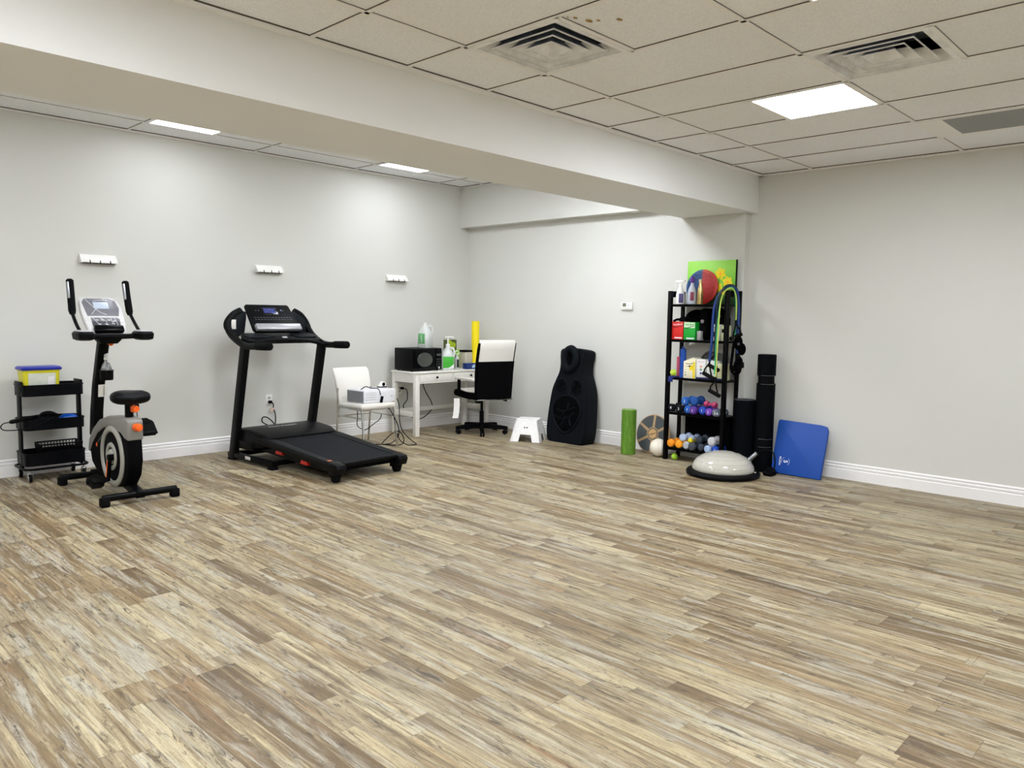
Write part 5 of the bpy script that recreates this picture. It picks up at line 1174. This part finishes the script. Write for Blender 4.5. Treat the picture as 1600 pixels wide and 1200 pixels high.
dumbbell(X4+.01, 4.026, z4+.079, .043, .17, (24, 92, 175), 'light blue dumbbell on top of the pile, left one', num='2')
dumbbell(X4+.03, 3.935, z4+.082, .045, .17, (14, 74, 145), 'blue dumbbell on top of the pile, right one')
dumbbell(X4, 3.775, z4+.076, .030, .15, (186, 58, 104), 'pink dumbbell lying sideways on top of the fourth tier', ang=1.35)
z5 = ZT[4]
dumbbell(X4, 4.172, z5, .042, .16, (246, 152, 28), 'orange dumbbell at the left end of the bottom tier')
dumbbell(X4, 4.078, z5, .042, .16, (250, 160, 30), 'orange dumbbell second from the left on the bottom tier')
dumbbell(X4, 3.990, z5, .040, .16, (176, 182, 186), 'silver grey dumbbell beside the orange ones on the bottom tier')
dumbbell(X4-.02, 3.915, z5, .041, .17, (62, 66, 74), 'charcoal dumbbell in the middle of the bottom tier')
dumbbell(X4+.02, 3.835, z5, .037, .17, (50, 58, 68), 'charcoal dumbbell low in the middle of the bottom tier')
dumbbell(X4-.01, 3.752, z5, .036, .16, (170, 194, 226), 'pale blue dumbbell near the right end of the bottom tier')
dumbbell(X4+.01, 3.676, z5, .038, .17, (10, 68, 175), 'vivid blue dumbbell at the right end of the bottom tier', num='1')
dumbbell(X4, 4.036, z5+.076, .038, .16, (178, 196, 222), 'pale blue dumbbell stacked above the orange ones')
dumbbell(X4+.03, 3.958, z5+.078, .034, .16, (150, 164, 190), 'dusty blue dumbbell at the top of the bottom tier pile')
dumbbell(X4-.02, 3.965-.012, z5+.071, .024, .10, (232, 214, 20), 'small yellow dumbbell wedged in the bottom tier pile')
dumbbell(X4+.03, 3.865, z5+.076, .037, .17, (48, 56, 66), 'charcoal dumbbell on top, in the middle of the bottom tier')
dumbbell(X4, 3.714, z5+.070, .044, .16, (196, 196, 198), 'silver dumbbell on top of the two blue ones at the right')
t = thing('storage_bag', 'black bag filling the back of the bottom tier behind the dumbbells', 'bag', (6.85, 3.92, z5))
part('bag', G().bx(-.035, .04, -.30, .20, .0, .345, .012, 3), FAB, t)
tennis(6.67, 4.135, 0, 'lime tennis ball on the floor under the rack', M('lime_felt', (150, 200, 30), .9, bump=.6, scale=300))
# ---- resistance bands over the right side of the rack
def band(name, pts, r, col, label, handle=True, flat=1.0):
    t = thing('resistance_band', label, 'resistance band', tuple(pts[len(pts)//2]), group='resistance tubes hung over the rack')
    part('tubing', G().tube(pts, r, 8, smooth=6, flat=flat), M('band_%d_%d_%d' % col, col, .4), t, world=True)
    if handle:
        for e in (0, -1):
            p = Vector(pts[e]); g = G()
            g.cyl(p+Vector((0, 0, .015)), p-Vector((0, 0, .02)), .009, n=10)
            q = p-Vector((0, 0, .02))
            sgn = 1 if e == 0 else -1
            g.tube([q, q+Vector((0, .05*sgn, -.06)), q+Vector((0, .055*sgn, -.10))], .008, 6, flat=.5); g.tube([q, q+Vector((0, -.012*sgn, -.07)), q+Vector((0, -.03*sgn, -.13))], .008, 6, flat=.5)
            g.tube([q+Vector((0, .065*sgn, -.095)), q+Vector((0, -.05*sgn, -.145))], .019, 10)
            part('handle', g, RUB, t, world=True)
XF = 6.585
band('a', [(XF, 3.735, 1.02), (XF, 3.72, 1.20), (XF, 3.715, 1.40), (XF, 3.70, 1.56), (XF+.02, 3.652, 1.68), (XF+.08, 3.61, 1.722), (6.73, 3.565, 1.70), (6.75, 3.545, 1.55), (6.755, 3.545, 1.30), (6.755, 3.54, 1.10)], .0135, (6, 48, 116), 'thick blue resistance band hung over the right side of the rack', flat=1.1)
band('b', [(XF+.012, 3.69, 1.10), (XF+.012, 3.69, 1.25), (XF+.012, 3.685, 1.45), (XF-.005, 3.665, 1.62), (XF+.05, 3.622, 1.728), (6.73, 3.58, 1.725), (6.77, 3.562, 1.60), (6.79, 3.56, 1.35), (6.79, 3.56, 1.12)], .012, (8, 32, 44), 'dark teal resistance band hung beside the blue one on the rack')
band('c', [(XF-.01, 3.672, .90), (XF-.01, 3.67, 1.0), (XF-.01, 3.665, 1.25), (XF, 3.655, 1.5), (XF+.012, 3.64, 1.62), (XF+.05, 3.613, 1.705), (6.70, 3.575, 1.705), (6.735, 3.566, 1.55), (6.74, 3.566, 1.22)], .006, (40, 170, 110), 'thin green resistance tube hung over the right side of the rack', handle=False)
band('d', [(XF-.016, 3.655, .86), (XF-.016, 3.652, 1.02), (XF-.016, 3.648, 1.2), (XF-.008, 3.645, 1.5), (XF+.01, 3.633, 1.64), (XF+.05, 3.60, 1.705), (6.70, 3.575, 1.70), (6.725, 3.556, 1.6), (6.73, 3.556, 1.40)], .0060, (196, 214, 90), 'yellow green resistance tube hung over the right side of the rack')
t = thing('carry_strap', 'bundle of black straps and buckles hanging on the right side of the rack', 'straps', (6.76, 3.54, 1.2))
g = G(); g.sphere((6.75, 3.535, 1.20), .05, (.7, .9, 1.4)); g.sphere((6.76, 3.50, 1.14), .045, (.7, .9, 1.3)); g.sphere((6.77, 3.53, 1.0), .04, (.6, .9, 1.8)); part('pouch', g, FAB, t, world=True, ang=60)
g = G(); g.tube([(6.72, 3.56, 1.22), (6.71, 3.57, 1.06), (6.72, 3.58, .95), (6.74, 3.55, .90), (6.76, 3.51, .93), (6.75, 3.50, 1.05)], .014, 6, smooth=4, flat=.4); g.tube([(6.73, 3.54, 1.0), (6.74, 3.53, .86), (6.75, 3.53, .74)], .013, 6, smooth=3, flat=.5); part('strap', g, FAB, t, world=True)
g = G(); g.torus((6.70, 3.56, 1.245), .014, .003, (1, 0, 0), 16, 6); g.torus((6.695, 3.50, 1.19), .010, .003, (1, 0, 0), 16, 6); part('buckle', g, STL, t, world=True)
# ================================================================== RIGHT OF THE RACK
t = thing('yoga_mat', 'wide black rolled exercise mat standing between the rack and the tall roller', 'rolled mat', (6.80, 3.465, 0))
g = G(); P = []
for i in range(120):
    a = i/119*2*PI*5.5; r = .03+.075*i/119; P.append((r*math.cos(a), r*math.sin(a)))
R = [[(a, b, z) for a, b in [(math.cos(2*PI*i/40)*rr, math.sin(2*PI*i/40)*rr) for i in range(40)]] for rr, z in ((.098, 0), (.102, .004), (.102, .655), (.098, .66))]
g.rings(R); part('roll', g, M('mat_black', (8, 10, 13), .75, bump=.4, scale=150, spec=.2), t)
g = G(); g.tube([(a, b, .6605) for a, b in P], .0022, 4); part('spiral_edge', g, DGR, t)
t = thing('tall_roller', 'tall thick black grooved roller standing against the wall right of the rack', 'foam roller', (6.83, 3.275, 0))
pr = [(.07, 0), (.077, .005), (.077, .90)]
g = G(); g.lathe([(.078, 0), (.085, .006), (.085, .825), (.077, .833)], n=36); g.lathe([(.074, .828), (.074, .905)], n=30); g.lathe([(.08, .90), (.084, .906), (.084, 1.095), (.079, 1.10), (.03, 1.10)], n=36); part('roller_body', g, M('roller_black', (5, 6, 9), .55, spec=.3), t)
g = G()
for z in (.825, .905, .31, .235): g.tube([(.0865*math.cos(a), .0865*math.sin(a), z) for a in [PI*.95+PI*.5*i/12 for i in range(13)]], .0022, 5)
part('shiny_strap', g, STL, t, label='shiny rim of the strap groove')
t = thing('balance_dome', 'white half dome balance trainer on a black round base in front of the rack', 'balance trainer', (6.36, 3.43, 0))
g = G(); g.lathe([(.30, .0), (.325, .008), (.33, .03), (.318, .045), (.26, .048)], n=72); part('base_platform', g, M('dome_base', (6, 6, 7), .5), t)
pr = [(.268, .044), (.278, .055)]+[(.278*math.cos(a)**.92, .055+.162*math.sin(a)) for a in [PI/2*i/14 for i in range(1, 15)]]
g = G(); g.lathe(pr, n=72)
part('dome', g, M('dome_white', (188, 186, 174), .10, bump=.0, coat=.3), t, ang=60)
g = G()
for a in (.25, .5, .75, 1.0, 1.25): g.torus((0, 0, .055+.162*math.sin(a)), .278*math.cos(a)**.92, .0016, (0, 0, 1), 64, 6)
part('moulded_rings', g, M('dome_white', (0, 0, 0)), t, ang=80)
part('valve_plug', G().box((.085, -.275, .052), (.035, .012, .006), RZ(.3), .002), WHT, t)
# pump: grey cylinder, hose and black bulb
t = thing('air_pump', 'small silver and black inflation pump with a looped hose beside the dome', 'air pump', (6.60, 3.25, 0))
part('barrel', G().cyl((6.66, 3.345, .095), (6.70, 3.272, .18), .023, n=18), STL, t, world=True, label='silver barrel')
part('pump_body', G().cyl((6.645, 3.372, .076), (6.66, 3.345, .095), .024, n=18), BLKM, t, world=True)
part('foot_pad', G().bx(6.60, 6.72, 3.075, 3.165, .0, .045, .018, 3), BLKM, t, world=True)
part('hose', G().tube([(6.70, 3.272, .18), (6.705, 3.20, .222), (6.70, 3.13, .22), (6.685, 3.09, .17), (6.67, 3.08, .09), (6.655, 3.09, .045), (6.65, 3.11, .04)], .006, 8, smooth=6), BLK, t, world=True)
part('bulb', G().sphere((6.748, 3.15, .032), .032, (1, 1.35, .95)), BLKM, t, world=True)
# folded blue mat
t = thing('folded_mat', 'folded bright blue exercise mat with a white logo, leaning on the wall', 'exercise mat', (6.88, 2.94, 0))
tm = math.radians(14.5); mo = Vector((6.80, 2.94, .006)); mv = Vector((math.sin(tm), 0, math.cos(tm))); mn = Vector((-math.cos(tm), 0, math.sin(tm)))
ym = lambda u, v: (u, v)
BLU = M('mat_blue', (0, 66, 152), .55, bump=.15, scale=200)
Wm, Hm = .232, .50
oln = [(-Wm, 0), (Wm, -.005), (Wm+.008, .44), (Wm-.01, .478), (Wm-.06, .487), (-Wm+.01, .50), (-Wm, .48)]
for (a, b, nm) in ((.0, .016, 'front_fold'), (-.018, -.002, 'rear_fold')):
    part(nm, G().prism(oln, mo, EU, mv, mn, a, b, bev=.005), BLU, t, world=True)
lgm = Matrix.Identity(4)
T5 = mo+mn*.0165
text('logo_number', '5', .055, frame(T5+EU*(-.105)+mv*.115, -mv, EU), WINK, t, world=True, bold=True)
text('logo_text', 'BILLION', .022, frame(T5+EU*(-.158)+mv*.115, -mv, EU), WINK, t, world=True, bold=True)
g = G()
for a0, a1 in ((-.9, .9), (PI-1.2, PI+.4)):
    g.tube([T5+EU*(-.105+.038*math.cos(a0+(a1-a0)*i/10))+mv*(.115+.038*math.sin(a0+(a1-a0)*i/10)) for i in range(11)], .0014, 4)
part('logo_ring', g, WINK, t, world=True)
